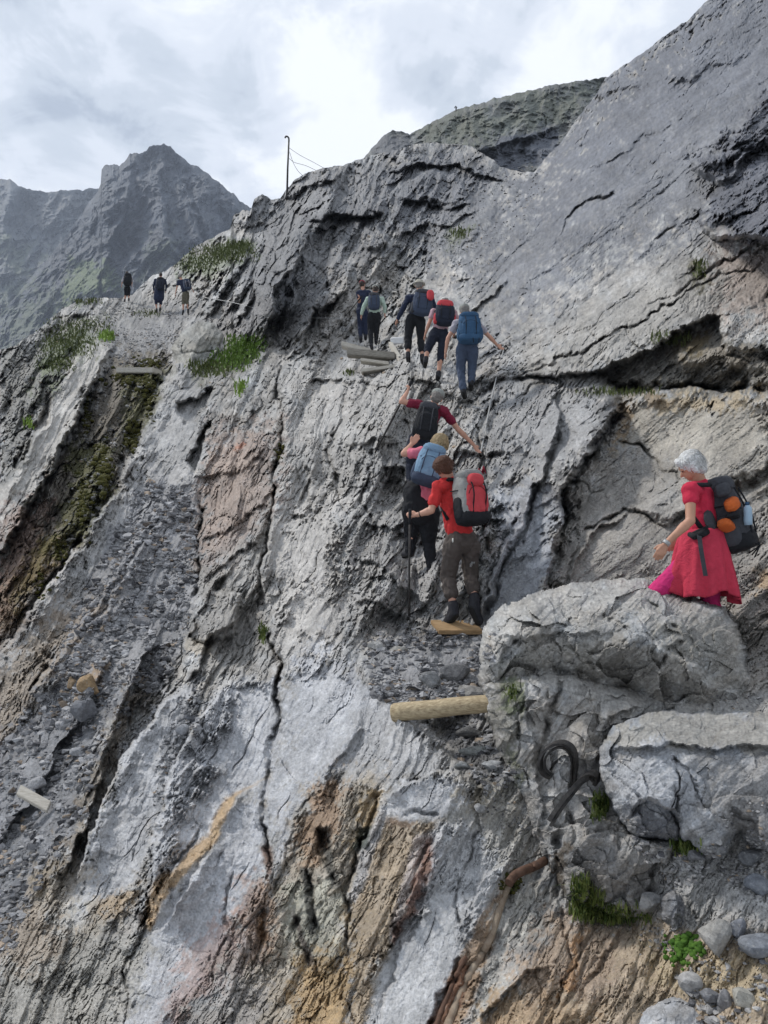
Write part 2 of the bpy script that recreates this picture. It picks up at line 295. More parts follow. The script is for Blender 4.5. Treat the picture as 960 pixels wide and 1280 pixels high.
# ---- named forms
FEAT = [
 # cave band and overhang of the right wall
 ('s', [(640,470),(735,463),(765,453),(795,449),(830,426),(852,409),(880,398),(906,394)], 16, 70, 3),
 ('p', [(742,464),(797,452),(852,412),(905,397),(903,432),(965,440),(1040,440),(1040,482),(880,490),(810,488),(775,492)], 27, 5),
 ('r', [(842,446),(880,452),(930,458),(1000,462)], 14, 26), ('r', [(860,425),(890,440),(960,448)], 12, 14),
 ('p', [(904,380),(1000,372),(1040,440),(932,446),(908,440)], -22, 5),
 ('s', [(1000,494),(880,491),(825,485),(775,494)], 20, 60, 3),
 ('v', [(745,480),(790,486),(850,488),(940,487),(1000,484)], 8, 26),
 ('p', [(868,200),(905,192),(925,155),(960,118),(1040,80),(1040,300),(930,298),(890,291),(877,265),(900,232),(880,220)], -40, 4),
 ('s', [(862,255),(890,292),(930,298),(1040,292)], 30, 60, 3), ('p', [(865,196),(900,192),(905,222),(888,232)], -20, 3),
 ('s', [(905,225),(940,190),(975,160),(1040,130)], 24, 30, 3), ('v', [(900,215),(940,185),(975,170),(1040,150)], 6, 12),
 ('s', [(700,132),(760,112),(850,95),(960,60)], 5, 60, 10),
 ('v', [(640,470),(700,448),(760,424),(800,398),(850,372),(900,345),(960,330)], 2.2, 6), ('s', [(655,462),(700,446),(760,422),(800,396),(850,370),(900,343)], 2.5, 40, 3),
 ('v', [(782,400),(790,425),(803,440)], 2, 4), ('v', [(695,318),(703,290),(706,272),(740,250),(772,240)], 2.5, 4),
 ('s', [(700,292),(708,268),(742,248),(780,232)], 4, 30, 4), ('v', [(800,385),(850,365),(872,350),(905,325),(1000,300)], 3, 7),
 ('v', [(820,303),(850,283),(890,264)], 2.2, 5), ('v', [(560,322),(600,292),(640,262),(700,232),(770,200),(850,150)], 3, 4),
 ('s', [(620,440),(690,400),(760,340),(820,300),(862,262)], 2.2, 40, 5), ('s', [(600,400),(660,350),(740,300),(800,250),(860,215)], 2.5, 40, 6),
 ('s', [(690,200),(760,150),(840,110),(920,40)], 3, 60, 12), ('s', [(650,300),(700,250),(790,180),(880,120)], 2.5, 50, 8),
 ('s', [(560,330),(590,290),(640,240),(690,190)], 4, 30, 6), ('r', [(575,310),(640,240),(700,180),(757,100)], 26, 10),
 ('v', [(870,330),(878,345),(872,368)], 7, 8),
 # folded ribs under the ledge
 ('s', [(678,760),(688,700),(700,645),(698,612),(716,585),(746,545),(768,512),(774,480)], 24, 34, 4),
 ('v', [(684,750),(694,700),(706,645),(704,612),(724,588),(754,548),(778,512),(780,492)], 5, 14),
 ('s', [(600,790),(618,725),(640,680),(655,645),(668,602),(690,562),(697,525),(690,500),(688,478)], 15, 18, 3),
 ('v', [(606,790),(624,725),(646,680),(661,645),(674,604),(696,564),(702,525)], 3, 10),
 ('r', [(762,492),(752,530),(725,565),(700,592)], 9, 9), ('r', [(612,755),(630,712),(650,668),(662,640)], 7, 8),
 ('v', [(650,640),(640,665),(615,715),(598,770)], 3, 9), ('s', [(640,700),(700,665)], 4, 12, 3),
 ('v', [(590,492),(640,473),(700,470),(745,466)], 5, 13), ('v', [(690,478),(670,482),(655,500)], 3, 6),
 ('v', [(700,745),(715,700),(745,662),(780,634),(805,646),(835,650),(862,640),(880,622),(915,600),(1000,570)], 3.5, 10),
 ('s', [(780,636),(833,652),(872,628),(925,598),(1000,560)], 12, 28, 3),
 ('s', [(705,745),(722,700),(750,664),(785,640)], 8, 25, 3),
 ('v', [(768,556),(800,558),(816,575),(842,592),(852,602)], 2.5, 6), ('v', [(905,805),(940,780),(1000,750)], 3, 7),
 ('v', [(900,620),(930,605),(1000,575)], 7, 13), ('r', [(870,600),(930,572),(1000,545)], 12, 6),
 # steps the hikers climb
 ('p', [(476,602),(500,590),(512,620),(502,642),(480,636)], 12, 4), ('p', [(488,672),(530,664),(532,690),(505,706)], 16, 4),
 ('p', [(500,520),(520,535),(540,560),(590,560),(580,500),(540,480)], 6, 8),
 ('s', [(440,690),(480,708),(520,745),(548,782)], 8, 22, 3), ('s', [(432,745),(470,752),(510,775),(540,800)], 7, 22, 3),
 ('s', [(450,655),(490,660),(530,640)], 9, 18, 3), ('s', [(470,585),(500,580),(530,600)], 8, 18, 3), ('s', [(560,560),(600,570),(640,560)], 8, 18, 3),
 ('s', [(430,560),(470,548),(500,555)], 7, 20, 3), ('s', [(500,470),(540,478),(590,500)], 7, 14, 3), ('s', [(570,640),(600,650),(640,625)], 8, 18, 3),
 ('v', [(600,560),(612,600),(600,650),(612,700)], 4, 8), ('v', [(620,500),(600,540),(598,575)], 4, 8),
 ('s', [(380,480),(430,470),(480,490)], 6, 25, 3), ('v', [(440,480),(410,560),(420,620),(450,660)], 3, 8),
 ('v', [(465,560),(455,620),(470,680)], 3, 8), ('s', [(400,520),(380,580),(395,640)], 6, 25, 3),
 # centre ridge
 ('s', [(352,450),(350,520),(353,562),(345,622),(330,700),(327,765)], 14, 45, 4), ('v', [(350,450),(348,520),(351,562),(343,622),(328,700),(328,765)], 3.5, 14),
 ('v', [(335,790),(350,830),(349,880),(340,930)], 4, 16), ('s', [(335,785),(352,830),(350,885),(340,935)], 7, 40, 3), ('v', [(338,950),(328,1000),(333,1060),(338,1090)], 3.2, 9),
 ('v', [(344,560),(350,600),(340,625)], 6, 9),
 ('s', [(305,845),(268,872),(237,922),(213,965),(199,1040),(190,1090),(178,1150)], 26, 60, 3),
 ('s', [(245,850),(200,882),(152,950),(112,1040),(92,1110)], 26, 50, 3), ('v', [(193,1060),(186,1110),(178,1165)], 3.5, 12),
 ('s', [(326,980),(290,1002),(255,1062),(206,1108),(184,1165)], 14, 50, 8), ('s', [(285,1030),(225,1120),(165,1230),(150,1300)], 8, 60, 3),
 ('v', [(250,1040),(205,1110),(160,1210),(150,1300)], 2.5, 6), ('s', [(60,1112),(108,1030),(130,940),(165,850),(200,790)], 20, 25, 3), ('s', [(-20,1080),(60,960),(110,880),(150,800)], 12, 30, 4), ('s', [(252,560),(190,650),(110,770),(20,900)], 12, 30, 4), ('s', [(0,800),(60,720),(130,640),(180,560)], 9, 26, 4),
 ('s', [(400,1000),(420,950),(460,900)], 4, 30, 4), ('v', [(388,985),(362,1060),(340,1120)], 2, 4), ('v', [(290,1090),(280,1170),(260,1240)], 2.5, 5),
 ('p', [(240,757),(262,738),(300,745),(290,792),(262,802)], -14, 4), ('v', [(238,788),(262,806),(272,800)], 4, 12), ('v', [(252,620),(247,700),(240,752)], 3, 9),
 ('s', [(236,795),(262,745),(300,700)], 7, 30, 3), ('s', [(240,600),(290,590),(340,560)], 4, 30, 5), ('s', [(250,680),(300,650),(340,610)], 6, 26, 3),
 ('s', [(255,720),(300,690),(335,650)], 6, 20, 3), ('s', [(230,860),(262,800),(300,760)], 8, 30, 3),
 ('p', [(232,577),(252,550),(262,528),(258,560),(245,592)], 30, 3), ('p', [(222,508),(262,488),(246,528),(232,532)], 24, 3),
 ('s', [(-60,720),(0,690),(45,615),(75,565),(100,510),(125,465),(142,425)], 30, 40, 3), ('s', [(115,415),(85,460),(55,530),(25,590),(-10,650)], 24, 26, 3),
 ('v', [(128,470),(104,515),(80,570),(48,622),(0,700)], 5, 12), ('v', [(70,470),(45,530),(15,590)], 4, 10),
 ('s', [(234,440),(205,482),(180,540),(152,612),(92,692),(30,782),(-20,850)], 30, 70, 4),
 ('v', [(215,420),(205,460),(175,530),(120,640),(60,730)], 10, 9),
 ('p', [(215,457),(225,425),(250,405),(276,420),(264,455),(225,480)], -12, 4), ('v', [(222,442),(250,440),(270,432)], 2, 6),
 ('s', [(190,650),(120,740),(50,850),(-20,950)], 7, 40, 4), ('s', [(250,600),(180,680),(120,780),(60,860)], 5, 40, 4),
 ('s', [(180,470),(150,530),(110,590),(60,660)], -6, 20, 3), ('r', [(120,560),(100,620),(60,690)], 9, 8),
 ('v', [(110,390),(60,420),(20,470)], 5, 8), ('v', [(90,430),(50,470),(0,520)], 4, 9), ('v', [(60,480),(20,540)], 4, 9),
 # hollow under the log, slabs at the foot
 ('p', [(530,905),(608,888),(645,960),(625,985),(578,955),(548,925)], 14, 5),
 ('s', [(545,935),(520,905),(486,893)], 7, 30, 4), ('s', [(455,885),(430,930),(400,980)], 5, 40, 4),
 ('s', [(600,985),(570,968),(510,975),(478,1005)], 12, 40, 3), ('v', [(478,990),(456,1040),(434,1120),(436,1200)], 3.5, 12),
 ('s', [(436,1200),(434,1120),(456,1040),(478,990)], -6, 20, 3), ('s', [(560,1022),(530,1082),(492,1165)], 12, 14, 3), ('v', [(546,1030),(522,1108),(486,1176)], 8, 7),
 ('s', [(500,1180),(530,1110),(548,1030)], -5, 12, 3), ('s', [(470,1290),(500,1190),(540,1110)], -6, 20, 3),
 ('v', [(548,1020),(520,1012),(500,1022)], 4, 6), ('v', [(592,1010),(600,1040),(565,1130),(582,1172)], 2.5, 6), ('s', [(640,1060),(600,1110),(590,1180)], 6, 20, 4),
 ('v', [(672,1088),(640,1108),(612,1180),(570,1260),(545,1340)], 9, 7), ('v', [(575,1198),(552,1250),(530,1310)], 6, 12),
 ('v', [(380,1085),(385,1120),(393,1166)], 4, 9), ('v', [(400,1036),(411,1080),(420,1112)], 5, 8), ('v', [(368,1140),(376,1180),(388,1205)], 3.5, 7),
 ('v', [(394,1195),(404,1228)], 3.5, 7), ('v', [(426,1240),(446,1285)], 3, 7), ('p', [(395,1035),(412,1035),(414,1062),(398,1066)], 10, 3), ('p', [(446,1035),(462,1030),(458,1062),(446,1066)], 8, 3),
 ('v', [(330,1140),(325,1180),(318,1190)], 5, 7), ('p', [(338,930),(352,900),(350,945),(336,958)], 8, 4),
 ('v', [(690,1105),(705,1150),(715,1210)], 3, 6), ('v', [(740,1170),(700,1230),(690,1290)], 3, 6), ('r', [(690,1290),(760,1230),(820,1195)], 10, 8),
 ('v', [(780,1160),(740,1220),(720,1260)], 4, 6), ('s', [(590,1300),(620,1240),(690,1200)], 10, 20, 4), ('r', [(640,1120),(690,1100),(700,1140)], 16, 10),
 # outcrop left of centre
 ('s', [(322,430),(338,385),(352,345),(372,320),(388,296),(382,285)], 26, 30, 3), ('v', [(378,300),(366,345),(352,388),(345,425)], 5, 16),
 ('s', [(376,440),(396,392),(430,356),(442,325)], 22, 34, 3), ('v', [(440,335),(404,392),(384,430)], 4, 14),
 ('p', [(328,322),(343,291),(375,298),(386,328),(370,346),(335,337)], -14, 4), ('p', [(322,347),(366,345),(370,380),(350,402),(318,392)], -14, 4),
 ('v', [(333,300),(318,350),(290,400)], 4, 10), ('s', [(250,400),(290,350),(320,300)], 10, 30, 3), ('s', [(290,420),(310,380),(320,345)], 12, 22, 3),
 ('s', [(380,278),(420,264),(440,270),(480,264)], 18, 25, 3), ('v', [(376,280),(420,272),(480,268)], 4, 10), ('s', [(300,285),(318,262),(330,246)], 8, 14, 3),
 ('s', [(356,246),(385,235),(412,222),(430,212)], 12, 20, 3), ('p', [(518,226),(545,212),(576,224),(582,246),(528,249)], -16, 3), ('p', [(455,292),(470,284),(484,292),(480,308),(458,310)], -12, 3),
 ('s', [(478,214),(520,206),(580,206),(640,228)], 14, 22, 3), ('s', [(490,250),(530,252),(600,255)], 10, 18, 3), ('s', [(490,300),(540,282),(600,264)], 9, 20, 3),
 ('v', [(500,200),(490,240),(500,300)], 4, 9), ('v', [(440,210),(430,240),(390,265)], 4, 9), ('v', [(590,215),(575,260),(540,300)], 4, 8),
 ('s', [(440,420),(452,380),(470,350)], 9, 20, 3), ('s', [(500,420),(510,370),(540,330)], 6, 24, 3), ('s', [(560,440),(590,390),(640,340)], 6, 24, 3),
]
H = carve(X, Y, FEAT)
# ---- fractured relief, layered along the strata
def relief(X, Y, wall, rough, seed=0, k=1.0):
    H = np.zeros(X.shape, np.float32)
    X = X+perlin(X/70, Y/70, seed+90)*7; Y = Y+perlin(X/70, Y/70, seed+91)*7
    big = perlin(X/110, Y/110, seed+1)*20 + perlin(X/44, Y/44, seed+2)*7
    out = []
    for deg, sd in ((60, 0), (38, 300)):
        h = big.copy()
        for lam, ar, amp in ((52, 5, 5), (24, 7, 2.2), (11, 7, 1.3), (5.2, 7, .9), (2.8, 4.0, .6)):
            a, c = rot(X, Y, deg, lam*ar, lam)
            n = perlin(a, c, seed+sd+int(lam)); h = h+amp*(0.5-np.abs(n)*1.6)          # sharp ridges
        for lam, ar, amp, k_ in ((58, 6, 20, 3.2), (23, 7, 9, 3.0), (9, 6, 4.0, 2.8)):
            a, c = rot(X, Y, deg+4, lam*ar, lam); q = (perlin(a, c, seed+sd+200+lam)+.10*perlin(X/14, Y/14, seed+61)*14/lam)*k_; fq_ = np.floor(q)
            h = h+amp/k_*(fq_+sstep(0, .22, q-fq_))
        a, c = rot(X, Y, deg, 46, 19)
        f1, f2, i1, i2, ox, oy = cells(a+perlin(X/20, Y/20, seed+4)*.35, c+perlin(X/20, Y/20, seed+5)*.35, seed+sd+7)
        msk = sstep(-.1, .5, perlin(X/60, Y/60, seed+sd+13)+(rough-.7)*.9)
        h = h + msk*((i1-.5)*9+ox*(i2-.5)*12+oy*(i1-.3)*9 - 3.2*(1-sstep(0, .09, f2-f1)))
        a, c = rot(X, Y, deg, 15, 7)
        f1, f2, i1, i2, ox, oy = cells(a, c, seed+sd+57)
        h = h + (.3+.7*msk)*((i1-.5)*2.6+ox*(i2-.5)*3.6+oy*(i1-.5)*3.6 - 1.0*(1-sstep(0, .12, f2-f1)))
        out.append(h)
    h = out[0]*(1-wall)+out[1]*wall
    fine = 0
    for lam, amp in ((9, .8), (5, .75), (2.6, .6)):
        fine = fine+amp*(perlin(X/lam, Y/lam, seed+60+int(lam*10)))
    return -(h*rough+fine*(.35+.4*rough))*k
H += relief(X, Y, WALLW, ROUGH, 0)
# crack network (thin, dark, wandering)
for deg, w, al, ac, amp, sd in ((62, 1-WALLW, 150, 34, 3.4, 401), (35, WALLW, 120, 36, 2.6, 402), (100, np.ones_like(WALLW), 60, 60, 1.2, 403)):
    a, c = rot(X+perlin(X/25, Y/25, 31)*7, Y+perlin(X/25, Y/25, 32)*7, deg, al, ac)
    f1, f2, *_ = cells(a, c, sd); on = sstep(.05, .45, perlin(X/70, Y/70, sd+9))
    H += amp*on*w*(1-sstep(0.0, .045, f2-f1))
for deg, w, al, ac, amp, sd in ((61, 1-WALLW, 40, 8.5, 2.6, 411), (36, WALLW, 46, 8, 2.5, 412), (57, 1-WALLW, 16, 5, 1.7, 413), (40, WALLW, 18, 5, 1.7, 414)):
    a, c = rot(X+perlin(X/12, Y/12, 33)*3.5, Y+perlin(X/12, Y/12, 34)*3.5, deg, al, ac)
    f1, f2, i1, *_ = cells(a, c, sd, 1.0); on = sstep(-.25, .3, perlin(X/40, Y/40, sd+9)+(ROUGH-.5)*.6)*np.clip(ROUGH*1.7, .3, 1.2)
    H += amp*on*w*(1-sstep(0.0, .13, f2-f1))+(i1-.5)*amp*.45*on*w
D = D0 + H*S*FOR
def grid_colour(X, Y, base, seed, wall):
    C = np.ones(X.shape+(3,), np.float32)*np.array(base, np.float32)
    a, c = rot(X, Y, 60, 60, 9); a2, c2 = rot(X, Y, 38, 60, 9)
    st = perlin(a, c, seed+1)*(1-wall)+perlin(a2, c2, seed+2)*wall
    a3, c3 = rot(X, Y, 58, 22, 3.0); a4, c4 = rot(X, Y, 38, 22, 3.0)
    st2 = perlin(a3, c3, seed+11)*(1-wall)+perlin(a4, c4, seed+12)*wall
    v = 1+.2*st2-.35*sstep(.35, .7, st2+.5*perlin(X/9, Y/9, seed+13))+.16*st+.22*perlin(X/55, Y/55, seed+3)+.12*perlin(X/17, Y/17, seed+4)+.10*perlin(X/5, Y/5, seed+5)
    for deg, w in ((60, 1-wall), (38, wall)):
        a, c = rot(X+perlin(X/20, Y/20, seed+4)*6, Y+perlin(X/20, Y/20, seed+5)*6, deg, 40, 13); f1, f2, i1, i2, *_ = cells(a, c, seed+7)
        v = v*(1+w*((i1-.5)*.22)); a, c = rot(X, Y, deg, 12, 5); f1, f2, i1, i2, *_ = cells(a, c, seed+8); v = v*(1+w*((i1-.5)*.20))
    hue = perlin(X/30, Y/30, seed+14)+.5*perlin(X/11, Y/11, seed+15)
    return C*v[..., None]*(1+hue[..., None]*np.array([.05, .0, -.06], np.float32))
G_ = (.35, .34, .325); PALE = (.45, .455, .47); COOL = (.22, .235, .265); DARK = (.115, .115, .12); WARM = (.34, .315, .28)
PINK = (.30, .245, .215); ORANGE = (.40, .26, .125); RUST = (.21, .115, .07); BROWN = (.20, .15, .11); MOSS = (.075, .075, .022); SCREE = (.25, .25, .26); GREEN = (.09, .13, .035); OCHRE=(.42,.34,.20)
C = grid_colour(X, Y, G_, 500, WALLW)
ZONES = [
 ([(800,330),(960,300),(1100,300),(1100,420),(800,400)], (.30,.28,.26), 20, .4), ([(560,330),(700,160),(760,80),(1100,-200),(1100,330),(880,300),(760,330),(620,420)], (.172,.178,.195), 40, .9),  # second zone and next line: bluish reflected light put into the wall colour
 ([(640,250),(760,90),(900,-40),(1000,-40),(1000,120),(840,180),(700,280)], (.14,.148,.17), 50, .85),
 ([(640,470),(760,370),(880,330),(1000,340),(1000,400),(850,410),(760,460)], (.33,.315,.29), 20, .8),
 ([(905,300),(1000,290),(1000,400),(905,395)], (.36,.28,.24), 18, .55),
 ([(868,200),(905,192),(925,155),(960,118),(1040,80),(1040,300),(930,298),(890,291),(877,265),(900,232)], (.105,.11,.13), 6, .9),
 ([(742,464),(797,452),(852,412),(905,397),(903,432),(1040,440),(1040,490),(880,492),(810,490),(775,494)], (.13,.12,.10), 6, .8),  # cave band: shade below the overhang painted into the colour
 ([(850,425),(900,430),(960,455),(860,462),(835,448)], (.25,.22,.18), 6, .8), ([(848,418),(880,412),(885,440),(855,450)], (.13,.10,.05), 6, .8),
 ([(775,495),(1000,492),(1000,640),(880,640),(800,560),(765,560)], (.36,.33,.28), 14, .85), ([(820,490),(940,490),(930,510),(850,512),(830,520)], (.38,.29,.17), 8, .6),
 ([(770,495),(795,500),(778,545),(762,560)], (.33,.23,.13), 6, .75), ([(808,495),(850,492),(835,505),(815,520)], (.16,.11,.06), 4, .7),
 ([(700,600),(860,560),(1000,600),(1000,860),(700,760)], (.27,.25,.225), 18, .7),
 ([(940,715),(965,715),(965,740),(945,738)], (.4,.25,.1), 6, .5),
 ([(690,490),(762,486),(745,540),(700,590),(660,600)], (.33,.33,.335), 8, .8), ([(620,610),(700,608),(690,700),(670,765),(605,790)], (.33,.345,.375), 6, .85),
 ([(745,490),(772,480),(772,520),(720,590),(700,600),(725,560),(750,530)], (.12,.12,.125), 5, .8), ([(668,600),(700,595),(704,640),(690,640)], (.13,.13,.135), 5, .7),  # shaded right edges of the folded ribs, painted dark
 ([(600,480),(690,478),(700,530),(660,600),(600,600)], (.27,.27,.275), 12, .7), ([(640,660),(660,640),(668,600),(650,640),(600,760),(590,760)], (.15,.15,.155), 5, .6),
 ([(320,230),(480,190),(600,200),(600,260),(480,290),(400,420),(280,430),(300,300)], (.17,.172,.18), 20, .85), 
 ([(480,200),(640,200),(640,300),(520,340),(480,300)], (.155,.16,.175), 20, .75), ([(385,262),(480,262),(480,275),(385,282)], (.13,.13,.14), 6, .7),
 ([(420,330),(460,340),(430,420),(385,430)], (.33,.31,.285), 10, .7), ([(330,345),(365,345),(365,395),(330,400)], (.16,.165,.18), 6, .7),
 ([(260,400),(330,360),(380,430),(300,440)], (.20,.19,.185), 12, .6),
 ([(350,470),(480,440),(560,500),(470,600),(440,640),(350,640)], (.38,.365,.345), 25, .7), ([(440,560),(600,560),(620,760),(480,790),(430,700)], (.29,.285,.28), 20, .6),
 ([(350,600),(420,620),(440,760),(400,860),(345,840),(330,700)], (.46,.44,.415), 16, .85),
 ([(0,440),(100,390),(90,470),(20,600),(0,600)], (.19,.185,.17), 16, .8),
 ([(120,380),(240,385),(215,440),(190,470),(130,470)], (.19,.19,.195), 10, .8), ([(120,385),(190,380),(200,395),(130,402)], (.33,.32,.30), 8, .8),
 ([(103,425),(140,422),(122,470),(98,515),(72,572),(42,622),(-20,700),(-20,640),(30,582),(55,530),(82,470)], (.44,.42,.39), 4, .9, .5),
 ([(140,440),(215,440),(200,480),(176,535),(150,605),(100,675),(40,745),(-20,820),(-20,720),(40,632),(75,575),(110,505)], (.115,.098,.075), 8, .9),
 ([(0,640),(60,620),(60,720),(0,760)], (.25,.17,.14), 14, .65), ([(-20,760),(60,670),(100,640),(60,740),(0,840)], (.22,.13,.07), 12, .5),
 ([(150,470),(215,450),(205,490),(170,560),(155,560)], MOSS, 8, .75), ([(95,545),(150,560),(130,640),(80,690),(50,700),(90,610)], MOSS, 8, .85), ([(150,460),(200,465),(195,480),(150,480)], MOSS, 5, .8), ([(30,690),(80,670),(50,740),(20,770)], (.11,.085,.02), 8, .7),
 ([(215,475),(240,445),(262,560),(200,650),(100,765),(0,870),(-20,840),(60,735),(150,625),(190,525)], (.36,.355,.35), 10, .8),
 ([(180,600),(255,600),(252,680),(240,740),(235,800),(190,860),(60,860),(85,780),(125,700)], SCREE, 10, .85),
 ([(272,530),(345,530),(350,620),(322,665),(262,725),(246,705),(250,620)], PINK, 12, .9), ([(270,560),(320,540),(300,640),(255,690)], (.34,.26,.21), 12, .5), ([(288,555),(300,553),(300,562),(288,562)], (.42,.16,.09), 3, .6),
 ([(250,720),(330,660),(330,840),(240,860)], (.29,.275,.255), 12, .7), ([(230,795),(265,795),(262,822),(230,818)], (.42,.38,.32), 5, .8),
 ([(-20,860),(70,760),(130,750),(60,870),(20,960),(-20,960)], (.26,.205,.15), 18, .75), ([(95,835),(130,835),(130,870),(95,868)], (.32,.22,.13), 6, .8),
 ([(-20,950),(60,860),(205,850),(145,900),(112,960),(106,1020),(60,1085),(20,1185),(-20,1200)], (.19,.195,.21), 10, .85),
 ([(165,850),(190,850),(140,950),(112,1040),(60,1115),(40,1110),(95,1030),(120,940)], (.21,.175,.135), 8, .8),
 ([(205,870),(250,848),(218,930),(204,1010),(182,1080),(130,1135),(65,1175),(100,1080),(148,950)], (.44,.445,.46), 9, .85),
 ([(40,1080),(110,1090),(60,1170),(20,1180)], (.38,.31,.22), 12, .5), ([(120,1130),(170,1105),(185,1120),(130,1160),(80,1180)], (.42,.29,.15), 8, .6),
 ([(240,855),(262,870),(232,925),(212,975),(200,1015),(192,1010),(205,930)], (.19,.195,.205), 5, .85),
 ([(300,848),(346,850),(346,930),(330,985),(290,1000),(215,1120),(172,1180),(190,1090),(212,965),(265,872)], (.47,.478,.50), 7, .85, .7),
 ([(328,990),(330,1080),(280,1180),(200,1300),(140,1300),(190,1150),(260,1070),(292,1010)], (.46,.468,.492), 7, .85, .7),
 ([(352,850),(400,800),(450,850),(500,905),(440,960),(380,1000),(345,1090),(332,1000),(350,930)], (.46,.47,.495), 14, .8, 1.3),
 ([(520,880),(480,870),(400,950),(480,980),(560,960),(548,935)], (.40,.40,.405), 8, .8),
 ([(336,972),(300,992),(262,1062),(212,1112),(186,1165),(178,1160),(190,1105),(245,1055),(282,998)], (.44,.29,.14), 3.5, .8, .35),
 ([(0,1160),(100,1130),(180,1190),(150,1300),(-20,1300)], (.37,.355,.32), 18, .75), ([(0,1150),(60,1130),(80,1180),(40,1220),(0,1200)], (.31,.23,.16), 14, .5),
 ([(388,985),(470,968),(482,1000),(440,1120),(440,1300),(330,1300),(260,1300),(300,1190),(345,1100)], (.37,.31,.23), 14, .65),
 ([(395,985),(430,975),(420,1040),(380,1090),(375,1050)], (.30,.18,.10), 8, .65), ([(450,990),(480,985),(456,1050),(440,1060)], (.33,.22,.09), 6, .6),
 ([(350,1110),(400,1100),(440,1140),(420,1200),(360,1200)], (.37,.37,.31), 14, .7), ([(300,1100),(345,1100),(330,1200),(280,1230)], (.36,.22,.15), 12, .55),
 ([(240,1180),(300,1130),(280,1220),(200,1300)], (.34,.22,.18), 12, .6), ([(370,1200),(440,1190),(430,1300),(360,1300)], (.42,.27,.11), 10, .65), ([(262,1300),(270,1220),(300,1180),(330,1240),(320,1300)], (.34,.33,.33), 12, .6),
 ([(480,1015),(545,1028),(520,1110),(480,1190),(470,1300),(436,1300),(434,1130),(460,1050)], (.34,.25,.15), 8, .7), ([(484,1015),(512,1018),(508,1035),(488,1035)], (.10,.06,.04), 4, .7),
 ([(436,1120),(456,1042),(480,1000),(486,1015),(470,1060),(445,1130)], (.44,.43,.43), 3, .8, .3),
 ([(532,1048),(556,1040),(540,1110),(492,1180),(486,1175),(512,1120)], (.20,.11,.085), 3, .85, .4), ([(520,1045),(538,1040),(500,1150),(484,1175)], (.42,.38,.37), 3, .7, .3),
 ([(478,1010),(502,980),(560,970),(596,985),(590,1008),(545,1024),(500,1022)], (.45,.455,.47), 4, .9, .6),
 ([(545,1028),(600,1030),(655,1060),(620,1120),(590,1200),(540,1300),(455,1300),(490,1185),(530,1115)], (.46,.465,.475), 5, .9, .5),
 ([(596,970),(650,985),(672,1060),(640,1090),(600,1040),(560,1020)], (.34,.325,.29), 10, .7), ([(560,975),(600,985),(620,1010),(590,1015)], (.30,.25,.17), 6, .6),
 ([(640,1090),(672,1085),(628,1130),(612,1200),(570,1300),(530,1300),(572,1198),(600,1150)], (.33,.225,.14), 4, .85, .4),
 ([(575,1195),(592,1210),(560,1300),(525,1300)], (.15,.07,.04), 3, .9, .3), ([(650,1090),(700,1120),(700,1170),(640,1180),(610,1290),(590,1290),(620,1150)], (.45,.44,.41), 8, .85),
 ([(700,1150),(850,1150),(1000,1180),(1000,1300),(580,1300),(630,1240),(660,1190)], (.42,.32,.21), 14, .75), ([(690,1130),(780,1160),(760,1250),(660,1260),(640,1200)], (.37,.28,.22), 16, .55),
 ([(620,1250),(700,1240),(760,1290),(600,1300)], (.34,.235,.14), 12, .6), ([(720,1170),(735,1165),(715,1240),(700,1245)], (.42,.22,.09), 5, .6), ([(800,1180),(960,1200),(960,1250),(830,1240)], (.42,.345,.22), 10, .6), 
 ([(790,1060),(1000,1060),(1000,1150),(860,1160),(830,1110)], (.40,.395,.385), 10, .85), ([(540,900),(606,890),(640,960),(620,985),(575,960)], (.10,.10,.105), 7, .8),  # last zone: shade of the hollow under the log, painted in
 ([(465,800),(620,790),(615,890),(480,870)], SCREE, 12, .8),
 ([(375,1085),(388,1085),(398,1168),(388,1168)], (.05,.05,.045), 2.5, .9, .3), ([(396,1036),(410,1030),(424,1110),(414,1112),(404,1070)], (.05,.05,.045), 3, .85, .4), ([(366,1140),(374,1140),(392,1205),(384,1208)], (.06,.045,.04), 2.5, .85, .4),
 ([(446,1036),(462,1030),(458,1062),(444,1066)], (.04,.06,.05), 3, .8, .4), ([(394,1036),(410,1036),(410,1060),(396,1056)], (.06,.035,.02), 3, .85, .4), ([(326,1060),(340,1060),(342,1090),(334,1094)], (.12,.06,.035), 3, .8, .4), ([(322,1140),(334,1135),(330,1180),(320,1188)], (.16,.08,.03), 4, .8, .4), ([(174,1140),(182,1140),(182,1158),(172,1158)], (.03,.02,.015), 2, .9, .3),
 ([(60,420),(110,405),(140,412),(95,450),(75,470),(40,500),(60,450)], GREEN, 9, .55), ([(225,310),(310,300),(315,318),(265,345),(225,350)], GREEN, 9, .5), ([(245,450),(330,420),(330,435),(300,465),(250,470)], (.11,.12,.06), 10, .5),
 ([(100,372),(130,374),(128,380),(100,382)], GREEN, 4, .5), ([(865,330),(885,325),(885,352),(872,368)], (.10,.09,.045), 5, .7), ([(555,290),(585,285),(580,300),(560,305)], (.12,.13,.07), 6, .6),
 ([(590,380),(620,365),(625,400)], (.3,.29,.27), 12, .3),
]
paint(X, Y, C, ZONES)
C = C**.94*1.02
C = np.clip(C*(grid_colour(X, Y, (1, 1, 1), 820, WALLW)[..., 0]*.6+.4+.14*perlin(X/3.1, Y/3.1, 801)+.12*perlin(X/2.1, Y/6.3, 802))[..., None], .01, .62)
